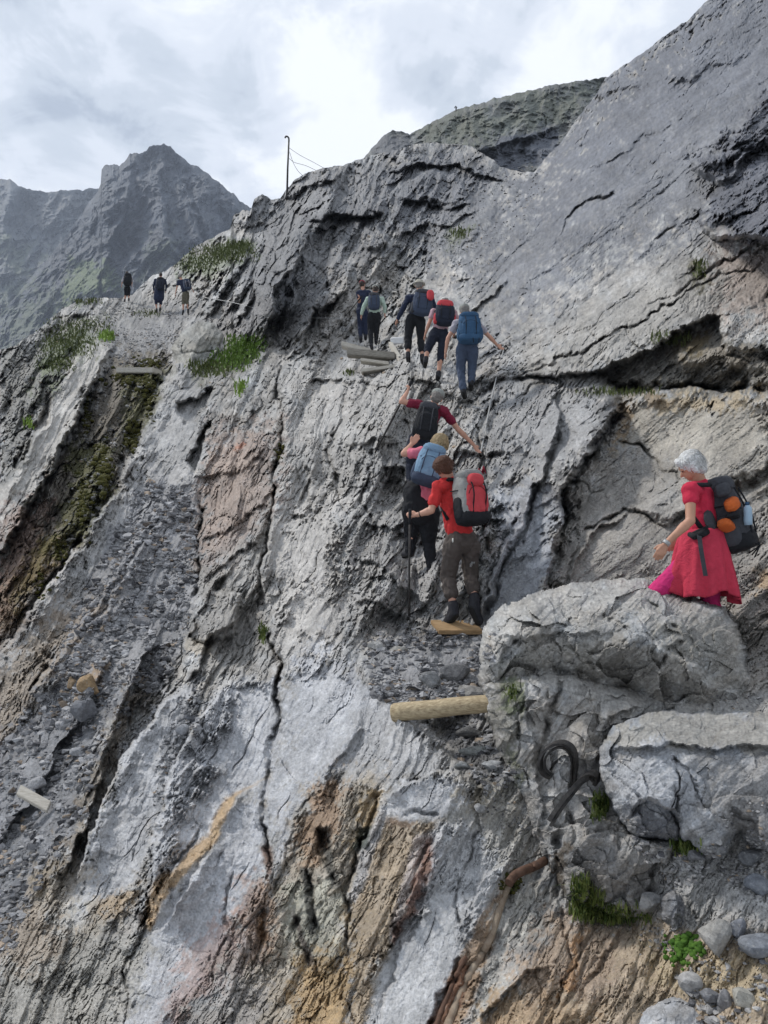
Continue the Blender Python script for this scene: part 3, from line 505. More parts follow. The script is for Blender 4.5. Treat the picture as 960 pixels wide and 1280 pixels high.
def back_rows(X, Y, D, C, n=14, run=.35, drop=.9):
    """carry the crest over the top and down behind"""
    x, y, z = P(X, Y, D); x0, y0, z0 = x[0], y[0], z[0]; d = D[0]; rx = x0/np.hypot(x0, y0+1e-6); ry = y0/np.hypot(x0, y0+1e-6)
    rows = []
    for k in range(n, 0, -1):
        a = (k/n)**1.3*d*.35
        rows.append((x0+rx*a*run*1.6, y0+ry*a*run*1.6+0*a, z0-(a*drop)*(k/n)**.7+ (d/F)*1.0*np.sin(k*1.3)))
    bx = np.stack([r[0] for r in rows]+list(x)); by = np.stack([r[1] for r in rows]+list(y)); bz = np.stack([r[2] for r in rows]+list(z))
    CC = np.concatenate([np.repeat(C[:1], n, 0), C], 0)
    return np.stack([bx, by, bz], -1), CC
def quads(r, c):
    i = np.arange(r*c).reshape(r, c); return np.stack([i[:-1, :-1], i[1:, :-1], i[1:, 1:], i[:-1, 1:]], -1).reshape(-1, 4)
PTS, CC = back_rows(X, Y, D, C)
nb = 14
XX = np.concatenate([np.repeat(X[:1], nb, 0), X], 0); YY = np.concatenate([np.repeat(Y[:1], nb, 0), Y], 0)
fq = quads(*XX.shape)
fx = XX.ravel()[fq[:, 0]]; fy = YY.ravel()[fq[:, 0]]
wob = perlin(fx/20, fy/20, 66)*10
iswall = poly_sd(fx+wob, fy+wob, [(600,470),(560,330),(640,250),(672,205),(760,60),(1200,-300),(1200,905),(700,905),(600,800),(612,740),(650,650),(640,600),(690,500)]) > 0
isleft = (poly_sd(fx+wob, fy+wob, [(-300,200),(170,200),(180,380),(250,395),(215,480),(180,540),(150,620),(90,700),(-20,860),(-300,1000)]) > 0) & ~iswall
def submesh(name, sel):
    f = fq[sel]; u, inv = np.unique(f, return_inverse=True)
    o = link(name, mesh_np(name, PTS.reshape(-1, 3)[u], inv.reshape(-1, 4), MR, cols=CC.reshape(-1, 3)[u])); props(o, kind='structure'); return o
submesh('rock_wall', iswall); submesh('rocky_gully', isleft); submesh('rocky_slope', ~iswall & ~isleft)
GX = X[0]; GT = Y[0]
def ground(px, py):
    c = int(np.clip(np.searchsorted(GX, px), 0, X.shape[1]-1)); r = int(np.argmin(np.abs(Y[:, c]-py))); return float(D[r, c])
def GV(px, py, lift=0.0):
    v = V(px, py, ground(px, py)); v.z += lift; return v
# ---------------- far mountains and the upper hill
def ridge_sheet(name, top, x0, x1, step, ybot, rows, dcrest, dbase, base, zones, mat, amp, jag, seed, x_depth=0.0, deg=60, feats=()):
    X, Y = sheet_grid(x0, x1, step, top, ybot, rows, jag)
    t = (Y-Y[:1])/(ybot-Y[:1]); D0 = dcrest*(1-t)+dbase*t+x_depth*(X-(x0+x1)/2)
    h = np.zeros_like(X); Xw = X+perlin(X/40, Y/40, seed)*5; Yw = Y+perlin(X/40, Y/40, seed+1)*5
    for lam, am in ((90, 26), (42, 14), (20, 8), (10, 5), (5, 3.2), (2.6, 1.8)):
        a, c = rot(Xw, Yw, deg+25*math.sin(lam), lam*1.9, lam); h += am*(np.abs(perlin(a, c, seed+int(lam)))*1.8-.5)
    f1, f2, i1, i2, ox, oy = cells(Xw/17, Yw/24, seed+77); h += (i1-.5)*6+ox*(i2-.5)*10; f1, f2, i1, i2, ox, oy = cells(Xw/7, Yw/9, seed+78); h += (i1-.5)*1.6+ox*(i2-.5)*2.5
    h += carve(X, Y, feats)
    D = D0+h*amp*D0/F*sstep(0, .05, t+.01)
    C = grid_colour(X, Y, base, seed, np.zeros_like(X)); paint(X, Y, C, zones)
    C = np.clip(C, .01, .6); Pn, Cn = back_rows(X, Y, D, C, 10, .5, .6)
    o = link(name, mesh_np(name, Pn.reshape(-1, 3), quads(*Pn.shape[:2]), mat, cols=Cn.reshape(-1, 3))); props(o, kind='structure'); return o
MG = (.105, .113, .12)
ridge_sheet('far_mountain', [(-300,262),(-100,240),(0,224),(12,224),(25,233),(50,240),(78,238),(110,236),(125,236),(160,260),(260,330)], -260, 190, 1.5, 640, 300, 1150, 700, MG,
  [([(-100,400),(80,330),(120,420),(0,470)], (.12,.14,.08), 25, .6), ([(0,290),(40,310),(30,350),(0,340)], (.12,.14,.09), 10, .6)], MRF, 1.5, 1.8, 900)
ridge_sheet('mountain_peak', [(-40,430),(0,395),(40,345),(80,300),(105,262),(122,240),(127,228),(127,212),(132,207),(142,205),(150,206),(158,200),(162,192),(168,190),(175,193),(182,190),(186,184),(195,182),(205,180),(213,183),(222,192),(235,203),(262,217),(285,238),(300,250),(316,262),(340,285),(380,330),(460,380)], -40, 430, 1.1, 640, 380, 820, 430, (.070,.078,.092),
  [([(95,330),(130,330),(150,370),(100,372),(60,400)], (.13,.17,.06), 10, .7), ([(190,300),(215,300),(215,340),(180,350)], (.12,.14,.08), 10, .5), ([(0,380),(60,360),(90,380),(0,450)], (.10,.12,.06), 20, .6)],
  MRF, 1.7, 2.4, 950, feats=[('s', [(122,420),(128,330),(150,270),(165,215)], 14, 40, 4), ('s', [(200,400),(215,320),(200,250),(205,190)], 16, 50, 4), ('s', [(270,380),(262,320),(240,270),(225,210)], 12, 40, 4), ('v', [(160,215),(180,260),(160,330)], 6, 10)])
ridge_sheet('upper_hill', [(440,215),(462,190),(468,183),(480,168),(490,162),(502,164),(512,168),(530,158),(560,142),(600,128),(640,118),(700,105),(750,97),(800,90),(900,70)], 440, 860, 1.2, 300, 190, 105, 70, (.17,.175,.17),
  [([(520,160),(600,130),(760,100),(720,140),(600,180),(540,185)], (.125,.14,.10), 14, .5), ([(600,185),(690,160),(690,205),(640,215),(610,208)], (.11,.12,.145), 3, .9), ([(460,165),(515,165),(515,195),(460,195)], (.13,.135,.15), 4, .8)],
  MRM, 1.2, 2.2, 1300, deg=25, feats=[('p', [(596,190),(700,163),(700,225),(600,215)], 9, 3), ('s', [(560,195),(600,188),(700,160)], 12, 40, 3), ('s', [(462,192),(490,190),(515,180)], 10, 20, 3)])
# ================================================================== BOULDERS AND ROCK BLOCKS
MASSES = []
def recentre(o):
    me = o.data; co = np.empty(len(me.vertices)*3, np.float32); me.vertices.foreach_get('co', co); co = co.reshape(-1, 3)
    c = np.array([co[:, 0].mean(), co[:, 1].mean(), co[:, 2].min()], np.float32); me.vertices.foreach_set('co', (co-c).ravel()); me.update(); o.location = c.tolist(); return o
def mass(name, outline, ctrl, base, label, cat='boulder', feats=(), zones=(), R=26, depth=.22, T=.5, rough=.5, seed=1, step=1.15, wall=0., jag=1.0, group=None, k=1.0, facet=.7):
    xs = [p[0] for p in outline]; ys = [p[1] for p in outline]
    X, Y = np.meshgrid(np.arange(min(xs)-7, max(xs)+7, step), np.arange(min(ys)-7, max(ys)+7, step)); X = X.astype(np.float32); Y = Y.astype(np.float32)
    fn = tps(ctrl); D0 = depth_grid(fn, X, Y); S = D0/F
    sd = poly_sd(X, Y, outline)+(perlin(X/22, Y/22, seed)*3.2+perlin(X/8, Y/8, seed+1)*1.6+perlin(X/3.5, Y/3.5, seed+2)*.8)*jag
    e = 1-np.clip(sd/R, 0, 1); D = D0+depth*(.55*(1-np.sqrt(np.maximum(1-e*e, 0)))+.45*e**1.5)
    for cz, am in ((52, 30), (26, 11)):
        f1, f2, i1, i2, ox, oy = cells(X/cz+perlin(X/30, Y/30, seed+7)*.3, Y/cz*1.25+perlin(X/30, Y/30, seed+8)*.3, seed+cz); D = D+S*am*facet*((i1-.5)*.35+ox*(i2-.5)*1.3+oy*(i1-.35)*1.1)
    H = carve(X, Y, feats)+relief(X, Y, np.full_like(X, wall), np.full_like(X, rough), seed+20, k)*sstep(-2, 8, sd)
    for lam, am in ((16, 2.2), (7, 1.3), (3.2, .8)): H += am*perlin(X/lam, Y/lam, seed+40+lam if isinstance(lam, int) else seed+44)*rough
    D = D+H*S*1.2+T*np.clip(-sd/5, 0, 1)
    C = grid_colour(X, Y, base, seed+60, np.full_like(X, wall)); paint(X, Y, C, zones)
    C = np.clip(C*(.92+.22*perlin(X/3.1, Y/3.1, seed+80)[..., None]+.13*perlin(X/8, Y/5, seed+81)[..., None]), .01, .62)
    Pn = np.stack(P(X, Y, D), -1).reshape(-1, 3); f = quads(*X.shape); keep = (sd.ravel()[f] > -5.2).all(1); f = f[keep]
    u, inv = np.unique(f, return_inverse=True)
    o = link(name, mesh_np(name, Pn[u], inv.reshape(-1, 4), MR, cols=C.reshape(-1, 3)[u]))
    recentre(o); props(o, label, cat, group); MASSES.append((X, Y, D, sd)); return o
def near(px, py):
    """nearest surface at a place: mountainside or boulder"""
    d = ground(px, py)
    for X_, Y_, D_, sd in MASSES:
        c = int(round((px-X_[0, 0])/1.15)); r = int(round((py-Y_[0, 0])/1.15))
        if 0 <= r < X_.shape[0] and 0 <= c < X_.shape[1] and sd[r, c] > 2: d = min(d, float(D_[r, c]))
    return d
# pedestal with the iron brackets
mass('rock_block', [(606,856),(640,832),(700,836),(790,856),(905,872),(1010,872),(1010,1000),(905,1015),(858,1062),(836,1150),(800,1160),(700,1128),(688,1092),(668,1045),(645,990),(626,940),(612,895)],
 [(606,850,4.88),(700,836,4.92),(800,860,4.9),(960,875,4.9),(1010,880,4.9),(640,990,4.65),(700,960,4.5),(760,930,4.6),(900,930,4.6),(700,1080,4.15),(780,1060,4.05),(850,1060,4.0),(830,1150,3.95),(700,1130,4.1),(1000,1000,4.3),(740,880,4.75),(690,890,4.72)],
 (.40,.39,.375), 'tall grey rock block with two iron brackets under the big boulder', 'rock',
 feats=[('s', [(660,836),(740,848),(820,862),(905,880)], -7, 40, 3), ('s', [(680,1110),(676,1000),(662,920),(655,838)], 7, 16, 4), ('v', [(700,842),(690,880),(680,930),(672,960)], 4, 12), ('v', [(660,850),(652,900),(640,960)], 3, 8),
  ('s', [(740,960),(760,900),(800,880)], 8, 30, 4), ('v', [(697,1040),(700,1090),(703,1140)], 9, 16), ('s', [(716,1055),(740,1040),(790,1040),(830,1060)], -10, 30, 4), ('s', [(830,1060),(790,1036),(750,1028),(716,1040)], 8, 30, 4),
  ('v', [(820,1070),(812,1100),(805,1140)], 3, 10), ('v', [(770,1000),(790,1040),(850,1050)], 6, 16), ('p', [(838,1085),(862,1090),(852,1120),(836,1112)], 16, 4), ('p', [(708,1021),(718,1021),(718,1031),(708,1031)], 9, 1.5),
  ('s', [(610,960),(650,900),(700,870)], 5, 30, 6), ('v', [(716,960),(712,1010),(716,1060)], 3, 6)],
 zones=[([(604,846),(645,840),(660,960),(640,990),(620,920)], (.235,.225,.195), 9, .8), ([(632,845),(652,850),(650,885),(632,880)], (.11,.14,.06), 7, .6), ([(640,930),(655,930),(650,985),(640,980)], (.12,.14,.07), 5, .5),
  ([(655,836),(1000,876),(1000,892),(760,892),(660,850)], (.39,.38,.36), 5, .7), ([(690,890),(740,870),(760,930),(720,950),(690,930)], (.30,.27,.235), 10, .6), ([(700,1050),(740,1040),(830,1070),(800,1150),(700,1120)], (.235,.225,.215), 8, .7),
  ([(690,1060),(706,1055),(708,1140),(694,1130)], (.09,.07,.05), 4, .85), ([(686,1080),(700,1110),(700,1140),(688,1110)], (.26,.15,.07), 4, .5), ([(736,960),(770,960),(780,1020),(740,1040),(716,1030)], (.37,.36,.35), 8, .7), ([(700,1000),(710,965),(740,960)], (.3,.3,.31), 6, .6)],
 R=22, depth=.30, T=.7, rough=.5, seed=2000, wall=.3, facet=1.3, jag=1.1)
mass('boulder', [(604,858),(604,820),(612,778),(640,756),(690,740),(740,730),(790,727),(830,731),(862,745),(905,760),(922,795),(940,860),(950,900),(900,905),(800,900),(705,890),(655,880),(620,870)],
 [(604,850,5.1),(612,778,5.35),(690,740,5.8),(790,727,6.0),(862,745,5.9),(922,795,5.4),(940,860,5.15),(880,875,5.0),(790,866,5.12),(700,846,5.08),(640,836,5.0),(640,900,5.1),(800,905,5.1),(940,905,5.2),(640,790,5.0),(720,790,4.92),(800,785,4.98),(870,800,5.0),(760,818,4.72),(850,838,4.78),(680,814,4.84),(740,755,5.5),(820,755,5.6)],
 (.42,.41,.39), 'huge pale boulder in front of the woman in red', 'boulder',
 feats=[('s', [(745,805),(790,785),(840,812),(880,850),(925,868)], -8, 40, 4), ('s', [(925,868),(880,846),(835,812),(795,778),(760,785)], 9, 40, 3), ('s', [(610,800),(660,790),(720,792),(760,785)], 9, 26, 5),
  ('p', [(745,775),(775,770),(785,790),(755,795)], 12, 6), ('p', [(660,790),(690,785),(700,800),(670,808)], 6, 5), ('v', [(640,830),(700,838),(790,858)], 4, 8), ('s', [(622,850),(635,800),(650,770)], 5, 20, 5),
  ('r', [(660,765),(740,745),(820,745)], 22, 6), ('s', [(880,800),(850,775),(800,768),(760,770)], 9, 25, 2), ('v', [(690,842),(700,815),(690,795)], 2.5, 7), ('v', [(830,840),(840,810),(870,790)], 2.5, 7), ('v', [(700,745),(715,770),(705,788)], 2, 5), ('v', [(800,742),(850,790),(905,830)], 4, 8), ('s', [(640,812),(700,800),(740,830),(820,845)], -6, 30, 5), ('v', [(620,790),(650,775)], 3, 6)],
 zones=[([(690,742),(790,728),(850,745),(800,765),(720,760),(640,775)], (.44,.43,.41), 12, .8), ([(740,800),(800,790),(860,840),(905,872),(780,856),(720,838)], (.30,.28,.25), 7, .7), ([(780,770),(815,775),(820,810),(780,800)], (.36,.38,.40), 8, .6),  # downward-facing lower front: its shade is painted as a darker colour
  ([(805,775),(900,770),(925,830),(880,840),(830,800)], (.27,.26,.235), 8, .7), ([(650,800),(740,805),(740,835),(640,832)], (.27,.255,.225), 8, .6)],
 R=20, depth=.22, T=.5, rough=.8, seed=2100, wall=.7, facet=1.25, jag=1.1)
mass('rock_ledge', [(750,935),(768,908),(800,895),(840,891),(1010,893),(1010,1075),(940,1062),(925,1040),(905,1068),(882,1074),(862,1052),(828,1050),(795,1046),(768,1012),(752,975)],
 [(750,930,4.3),(800,895,4.4),(900,893,4.4),(1010,893,4.3),(800,940,4.0),(900,940,3.95),(1000,940,3.9),(770,1000,3.95),(830,990,3.8),(900,1000,3.7),(1000,1040,3.6),(880,1070,3.7),(800,1045,3.85)],
 (.37,.375,.385), 'angular pale grey block with a level sandy top, right of the iron brackets', 'rock',
 feats=[('s', [(1010,935),(900,938),(830,930),(800,925),(755,935)], 5, 40, 4), ('s', [(750,935),(830,928),(900,936),(1010,932)], 14, 30, 4), ('v', [(845,945),(850,980),(840,1010),(850,1040)], 2, 9), ('v', [(838,980),(850,1000),(850,1025),(848,1050)], 2.5, 10), ('v', [(840,940),(870,980),(885,1010)], 1.6, 5),
  ('s', [(852,1055),(846,1010),(795,1002),(785,1015)], -12, 24, 2), ('s', [(785,1010),(815,1000),(848,1012)], 12, 40, 2), ('s', [(848,1012),(850,1040),(880,1075)], 8, 30, 3), ('p', [(915,1010),(945,1020),(960,1070),(910,1050)], 14, 6), ('v', [(760,960),(800,1000),(785,1030)], 2.4, 7)],
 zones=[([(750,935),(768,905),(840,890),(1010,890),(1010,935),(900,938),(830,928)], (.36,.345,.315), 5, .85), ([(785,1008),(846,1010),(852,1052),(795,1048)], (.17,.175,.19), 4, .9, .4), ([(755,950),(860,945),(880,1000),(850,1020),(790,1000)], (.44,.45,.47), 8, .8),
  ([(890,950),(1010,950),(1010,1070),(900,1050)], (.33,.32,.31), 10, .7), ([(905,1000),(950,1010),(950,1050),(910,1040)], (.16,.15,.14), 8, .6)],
 R=14, depth=.14, T=.6, rough=.28, seed=2200, wall=1., facet=.45)
mass('boulder', [(785,1285),(800,1262),(835,1248),(870,1248),(890,1265),(895,1320),(785,1320)], [(785,1260,3.4),(890,1260,3.3),(785,1320,3.1),(895,1320,3.0),(840,1255,3.3)], (.46,.465,.48),
 'smooth pale boulder cut off by the bottom edge, below the orange rock', R=24, depth=.15, T=.3, rough=.25, seed=2300)
mass('boulder', [(890,1285),(925,1266),(980,1258),(1000,1300),(1000,1330),(885,1330)], [(885,1290,3.15),(960,1262,3.2),(1000,1330,2.9),(900,1330,3.0)], (.46,.46,.47),
 'pale flat boulder in the bottom right corner', R=20, depth=.12, T=.3, rough=.25, seed=2400)
mass('boulder', [(824,1118),(838,1105),(856,1108),(872,1122),(885,1150),(880,1176),(850,1182),(836,1160),(826,1145)], [(824,1118,3.85),(885,1120,3.85),(850,1180,3.7),(850,1140,3.7),(880,1176,3.72)], (.25,.255,.27),
 'angular blue grey boulder above the bright moss cushion', R=14, depth=.14, T=.3, rough=.4, seed=2500, feats=[('s', [(850,1180),(846,1140),(842,1106)], 8, 25, 2)])
mass('boulder', [(880,1118),(905,1105),(960,1095),(1000,1100),(1000,1160),(950,1168),(912,1160),(880,1172),(868,1150)], [(880,1118,3.85),(1000,1100,3.7),(880,1172,3.7),(1000,1160,3.55),(930,1130,3.65)], (.33,.325,.32),
 'broad grey boulder with a whitish top above the pale angular stone', R=16, depth=.15, T=.3, rough=.5, seed=2600, wall=1., feats=[('v', [(890,1130),(930,1140),(990,1130)], 5, 10), ('p', [(900,1135),(990,1128),(1000,1165),(910,1160)], 8, 6)], zones=[([(885,1120),(960,1098),(990,1105),(930,1130)], (.46,.455,.45), 6, .8)])
mass('boulder', [(466,880),(462,868),(470,858),(486,856),(498,866),(500,880),(486,888),(472,887)], [(460,850,6.2),(500,850,6.2),(460,890,6.0),(500,890,6.0)], (.19,.19,.20),
 'pitted dark grey stone left of the log end', 'stone', R=12, depth=.1, T=.15, rough=.5, seed=2700)
mass('boulder', [(222,452),(218,437),(228,422),(246,406),(262,408),(274,420),(268,440),(256,456),(236,474),(214,488),(206,500),(204,486)], [(218,440,22.5),(262,408,24.5),(274,425,24),(214,490,19.5),(240,440,22)], (.33,.325,.30),
 'pale cracked rock at the head of the mossy gully', R=12, depth=.5, T=1.5, rough=.6, seed=2800, feats=[('v', [(222,446),(245,438),(268,436)], 2, 8)])
mass('boulder', [(238,770),(246,752),(262,740),(284,736),(300,742),(298,765),(290,790),(276,803),(262,800),(250,788)], [(238,770,9.2),(300,742,8.9),(262,740,9.2),(276,803,8.5),(265,770,8.7)], (.30,.29,.275),
 'angular brownish grey block jutting from the slope beside the long crack', R=10, depth=.18, T=.5, rough=.6, seed=2900, feats=[('s', [(270,803),(262,775),(284,738)], 6, 20, 2)])
# ------------------------------------------------------------------ loose stones
rng = np.random.default_rng(7)
def ico(sub):
    bm = bmesh.new(); bmesh.ops.create_icosphere(bm, subdivisions=sub, radius=1); co = np.array([v.co[:] for v in bm.verts]); fc = np.array([[v.index for v in f.verts] for f in bm.faces]); bm.free(); return co, fc
I1, I2, I3 = ico(1), ico(2), ico(3)
def stone_shape(ic, r, npl=9, noise=.05):
    n = r.normal(size=(npl, 3)); n /= np.linalg.norm(n, axis=1)[:, None]; dist = r.uniform(.42, .95, npl)
    dots = ic[0]@n.T; q = np.where(dots > .05, dist/np.maximum(dots, .05), 9.); rr = np.minimum(-np.log(np.exp(-q*32).sum(1)+1e-12)/32, 1.15)
    return ic[0]*rr[:, None]*(1+noise*r.normal(size=(len(rr), 1))*.5)
def hull_stone(r):
    bm = bmesh.new(); p = r.normal(size=(10, 3)); p /= np.linalg.norm(p, axis=1)[:, None]
    for q in p*r.uniform(.75, 1.1, (10, 1)): bm.verts.new(q)
    h = bmesh.ops.convex_hull(bm, input=list(bm.verts)); bmesh.ops.delete(bm, geom=[v for v in bm.verts if not v.link_faces], context='VERTS'); bmesh.ops.triangulate(bm, faces=bm.faces); bm.verts.index_update()
    co = np.array([v.co[:] for v in bm.verts]); fc = np.array([[v.index for v in f.verts] for f in bm.faces]); bm.free(); return co, fc
PROT = [hull_stone(rng) for _ in range(24)]
def scatter(name, zones, mat, kind='stuff', col=((.07,.07,.078), (.44,.44,.45)), flat=.65, fn=None, lift=.15):
    V_, F_, C_ = [], [], []; base = 0
    for poly, n, r0, r1 in zones:
        xs = [p[0] for p in poly]; ys = [p[1] for p in poly]; k = 0
        px = rng.uniform(min(xs), max(xs), n*4); py = rng.uniform(min(ys), max(ys), n*4)
        ins = poly_sd(px[None], py[None], poly)[0]+perlin(px[None]/18, py[None]/18, 3)[0]*12 > 0
        den = perlin(px[None]/26, py[None]/26, 55)[0] > rng.uniform(-.55, .35, n*4)
        for x, y in list(zip(px[ins & den], py[ins & den]))[:n]:
            d = (fn or near)(x, y); s = (r0+(r1-r0)*rng.random()**2.6)*d/F
            pc, pf = PROT[rng.integers(24)]; c0 = pc*np.array([1, rng.uniform(.5, 1), rng.uniform(flat*.5, flat*1.1)])*s
            a, b = rng.uniform(0, 6.28), rng.uniform(-.5, .5); ca, sa, cb, sb = math.cos(a), math.sin(a), math.cos(b), math.sin(b)
            Rm = np.array([[ca, -sa, 0], [sa, ca, 0], [0, 0, 1]])@np.array([[1, 0, 0], [0, cb, -sb], [0, sb, cb]])
            p = np.array(P(x, y, d-s*lift)); V_.append(c0@Rm.T+p); F_.append(pf+base); base += len(c0)
            t = rng.random(); c = np.array(col[0])*(1-t)+np.array(col[1])*t
            if rng.random() < .07: c = c*np.array([1.25, 1.0, .75])
            C_.append(np.repeat(c[None], len(c0), 0))
    o = link(name, mesh_np(name, np.concatenate(V_), np.concatenate(F_), mat, False, np.concatenate(C_), 3)); props(o, kind=kind); return o
scatter('scree', [
 ([(180,600),(252,600),(250,680),(240,740),(236,800),(200,860),(60,865),(85,780),(125,700)], 3600, 1.5, 8.0),
 ([(-20,950),(60,860),(205,850),(145,900),(112,960),(106,1020),(60,1085),(20,1185),(-20,1200)], 2300, 1.6, 10),
 ([(240,855),(264,870),(234,925),(214,975),(200,1015),(190,1010),(203,930)], 420, 1.2, 6), ([(100,820),(180,840),(150,900),(60,870)], 350, 1.5, 7),
 ([(455,800),(500,780),(620,792),(606,870),(560,878),(480,882),(460,850)], 1500, 1.3, 8), ([(480,830),(605,830),(605,872),(500,880)], 260, 3, 11),
 ([(555,900),(608,888),(645,965),(625,1000),(585,975)], 320, 1.5, 9), ([(600,985),(650,990),(670,1050),(620,1040)], 160, 1, 4)], MR)
scatter('scree', [
 ([(120,385),(235,392),(215,440),(195,470),(135,470)], 1500, .7, 3), ([(135,445),(215,440),(180,560),(110,680),(70,690),(110,540)], 900, .8, 4.5),
 ([(380,280),(600,262),(620,330),(480,350),(400,330)], 900, .6, 2.6), ([(0,440),(90,400),(70,500),(0,600)], 500, .8, 4), ([(60,395),(120,376),(230,388),(200,420),(80,420)], 700, .6, 2.2),
 ([(420,430),(620,440),(600,560),(470,560)], 500, .8, 4), ([(600,200),(690,215),(640,300),(560,330)], 500, .6, 2.6), ([(455,600),(600,580),(600,780),(470,760)], 260, 1, 4),
 ([(250,440),(360,430),(440,480),(340,560),(250,560)], 500, .8, 3.5)], MR, col=((.12,.12,.125), (.44,.43,.42)))
scatter('rubble', [
 ([(790,1045),(870,1060),(960,1050),(1000,1060),(1000,1120),(870,1110),(830,1110)], 700, 1.2, 6.5), ([(900,1010),(1000,1000),(1000,1080),(920,1070)], 260, 1, 5),
 ([(840,1175),(1000,1165),(1000,1290),(860,1270)], 240, 1.5, 9), ([(860,1235),(905,1235),(915,1290),(875,1280)], 70, 4, 11), ([(800,1160),(850,1160),(850,1200),(800,1190)], 60, 2, 6), ([(880,868),(1000,872),(1000,892),(860,888)], 200, .8, 3.2),
 ([(760,960),(830,1040),(850,1110),(790,1060)], 160, 1, 4.5)], MR, col=((.13,.13,.14), (.50,.49,.48)))
def loose(px, py, w, h, col, label, cat='stone', group=None, dd=0.0, seed=0, tilt=0.):
    r = np.random.default_rng(seed+int(px*7+py)); d = near(px, py)-dd-w*.28/F*near(px, py); s = d/F
    c0 = stone_shape(I3, r, 13, 0)*np.array([w/2*s, min(w, h)*.55*s, h/2*s])*1.35
    c0 = c0+.03*w*s*np.stack([perlin(c0[:, 0][None]*14/(w*s*9), c0[:, 2][None]*14/(w*s*9), 5+i)[0] for i in range(3)], -1)
    ct, st = math.cos(tilt), math.sin(tilt); x_ = c0[:, 0]*ct-c0[:, 2]*st; z_ = c0[:, 0]*st+c0[:, 2]*ct; c0[:, 0] = x_; c0[:, 2] = z_
    base = V(px, py+h/2, d); ctr = V(px, py, d); off = np.array(ctr-base)
    cc = np.array(col)[None]*(1+.22*r.normal(size=(len(c0), 1))*.5)
    o = link('stone', mesh_np('stone', c0+off, I3[1], MR, False, np.clip(cc, .02, .6), 3), loc=base); props(o, label, cat, group); return o
LO = [(102,888,36,27,(.17,.175,.19),'dark rounded stone lying at the upper edge of the left scree'),(180,778,34,16,(.20,.20,.21),'flat dark slab stone in the middle of the central scree'),
 (567,842,42,24,(.17,.17,.175),'dark angular stone with a sharp ridge above the log'),(538,852,26,24,(.27,.275,.28),'squat grey stone left of the dark ridged stone above the log'),(590,864,40,18,(.31,.30,.285),'flat light stone touching the back of the log at the boulder'),
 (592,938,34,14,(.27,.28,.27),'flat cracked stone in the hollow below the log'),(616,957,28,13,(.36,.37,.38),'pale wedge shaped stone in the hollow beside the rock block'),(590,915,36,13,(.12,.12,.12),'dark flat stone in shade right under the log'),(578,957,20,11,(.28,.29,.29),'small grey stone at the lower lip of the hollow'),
 (601,1011,16,13,(.33,.33,.33),'small lone stone on the path below the hollow'),(896,1172,40,44,(.37,.36,.34),'pale angular stone right of the bright moss cushion'),(922,1158,18,24,(.20,.21,.235),'narrow dark stone squeezed between the pale angular stone and the blue grey one'),
 (944,1178,36,30,(.22,.235,.26),'blue grey faceted stone at the right edge below the broad boulder'),(946,1108,26,26,(.20,.215,.24),'dark blue grey stone leaning on the broad boulder at right edge'),(863,1228,26,22,(.42,.41,.40),'whitish round stone alone on the orange rock'),
 (888,1246,24,20,(.19,.195,.21),'dark stone behind the bottom boulder'),(928,1248,26,22,(.40,.385,.34),'buff stone above the bottom corner boulder'),(905,1252,16,26,(.24,.24,.25),'upright grey stone wedged between the two bottom boulders'),
 (648,868,1,1,None,None),(812,1128,34,22,(.26,.26,.26),'light capped stone at the right end of the grass tuft'),(870,1070,22,14,(.19,.19,.20),'small dark stone at the foot of the angular block'),(940,1072,30,18,(.16,.165,.175),'dark flat stone in shadow under the angular block'),
 (90,855,16,20,(.30,.22,.14),'orange brown stone above the dark rounded stone'),(112,856,26,30,(.33,.23,.13),'large rusty orange stone at the top of the left scree'),(470,808,20,12,(.40,.395,.38),'light stone at the left end of the gravel shelf'),
 (498,812,24,9,(.38,.37,.34),'long flat light stone on the gravel shelf'),(560,806,14,9,(.2,.2,.21),'small dark stone below the loose board'),(75,905,20,12,(.37,.37,.38),'pale chip in the upper part of the left scree'),(100,940,22,16,(.32,.325,.34),'light grey stone in the middle of the left scree'),
 (46,978,22,14,(.36,.36,.37),'pale stone just above the left board'),(228,912,16,14,(.3,.31,.33),'light stone in the narrow gravel gully'),(238,898,18,13,(.16,.165,.18),'dark stone at the head of the narrow gravel gully')]
for t in LO:
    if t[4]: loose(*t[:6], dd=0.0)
# ------------------------------------------------------------------ grass, moss, plants
def leaf_mat(name, c1, c2, rough=.6):
    m, t, b = new_mat(name); tcn = N(t, 'ShaderNodeTexCoord'); n = N(t, 'ShaderNodeTexNoise'); n.inputs['Scale'].default_value = 30; n.inputs['Detail'].default_value = 3; L(t, tcn.outputs['Object'], n.inputs['Vector'])
    L(t, ramp(t, n.outputs[0], [(.35, c1), (.65, c2)]), b.inputs['Base Color']); b.inputs['Roughness'].default_value = rough; b.inputs['Specular IOR Level'].default_value = .2; return m
MGR = leaf_mat('grass_green', (.03,.06,.012), (.17,.20,.055)); MYG = leaf_mat('young_green', (.12,.21,.03), (.24,.34,.06)); MYG2 = leaf_mat('shrub_green', (.07,.13,.02), (.16,.25,.045)); MMO = leaf_mat('moss', (.035,.04,.010), (.09,.08,.02), .9); MDG = leaf_mat('dull_grass', (.06,.085,.025), (.13,.145,.05)); MCU = leaf_mat('cushion_moss', (.035,.085,.012), (.08,.16,.025), .9)
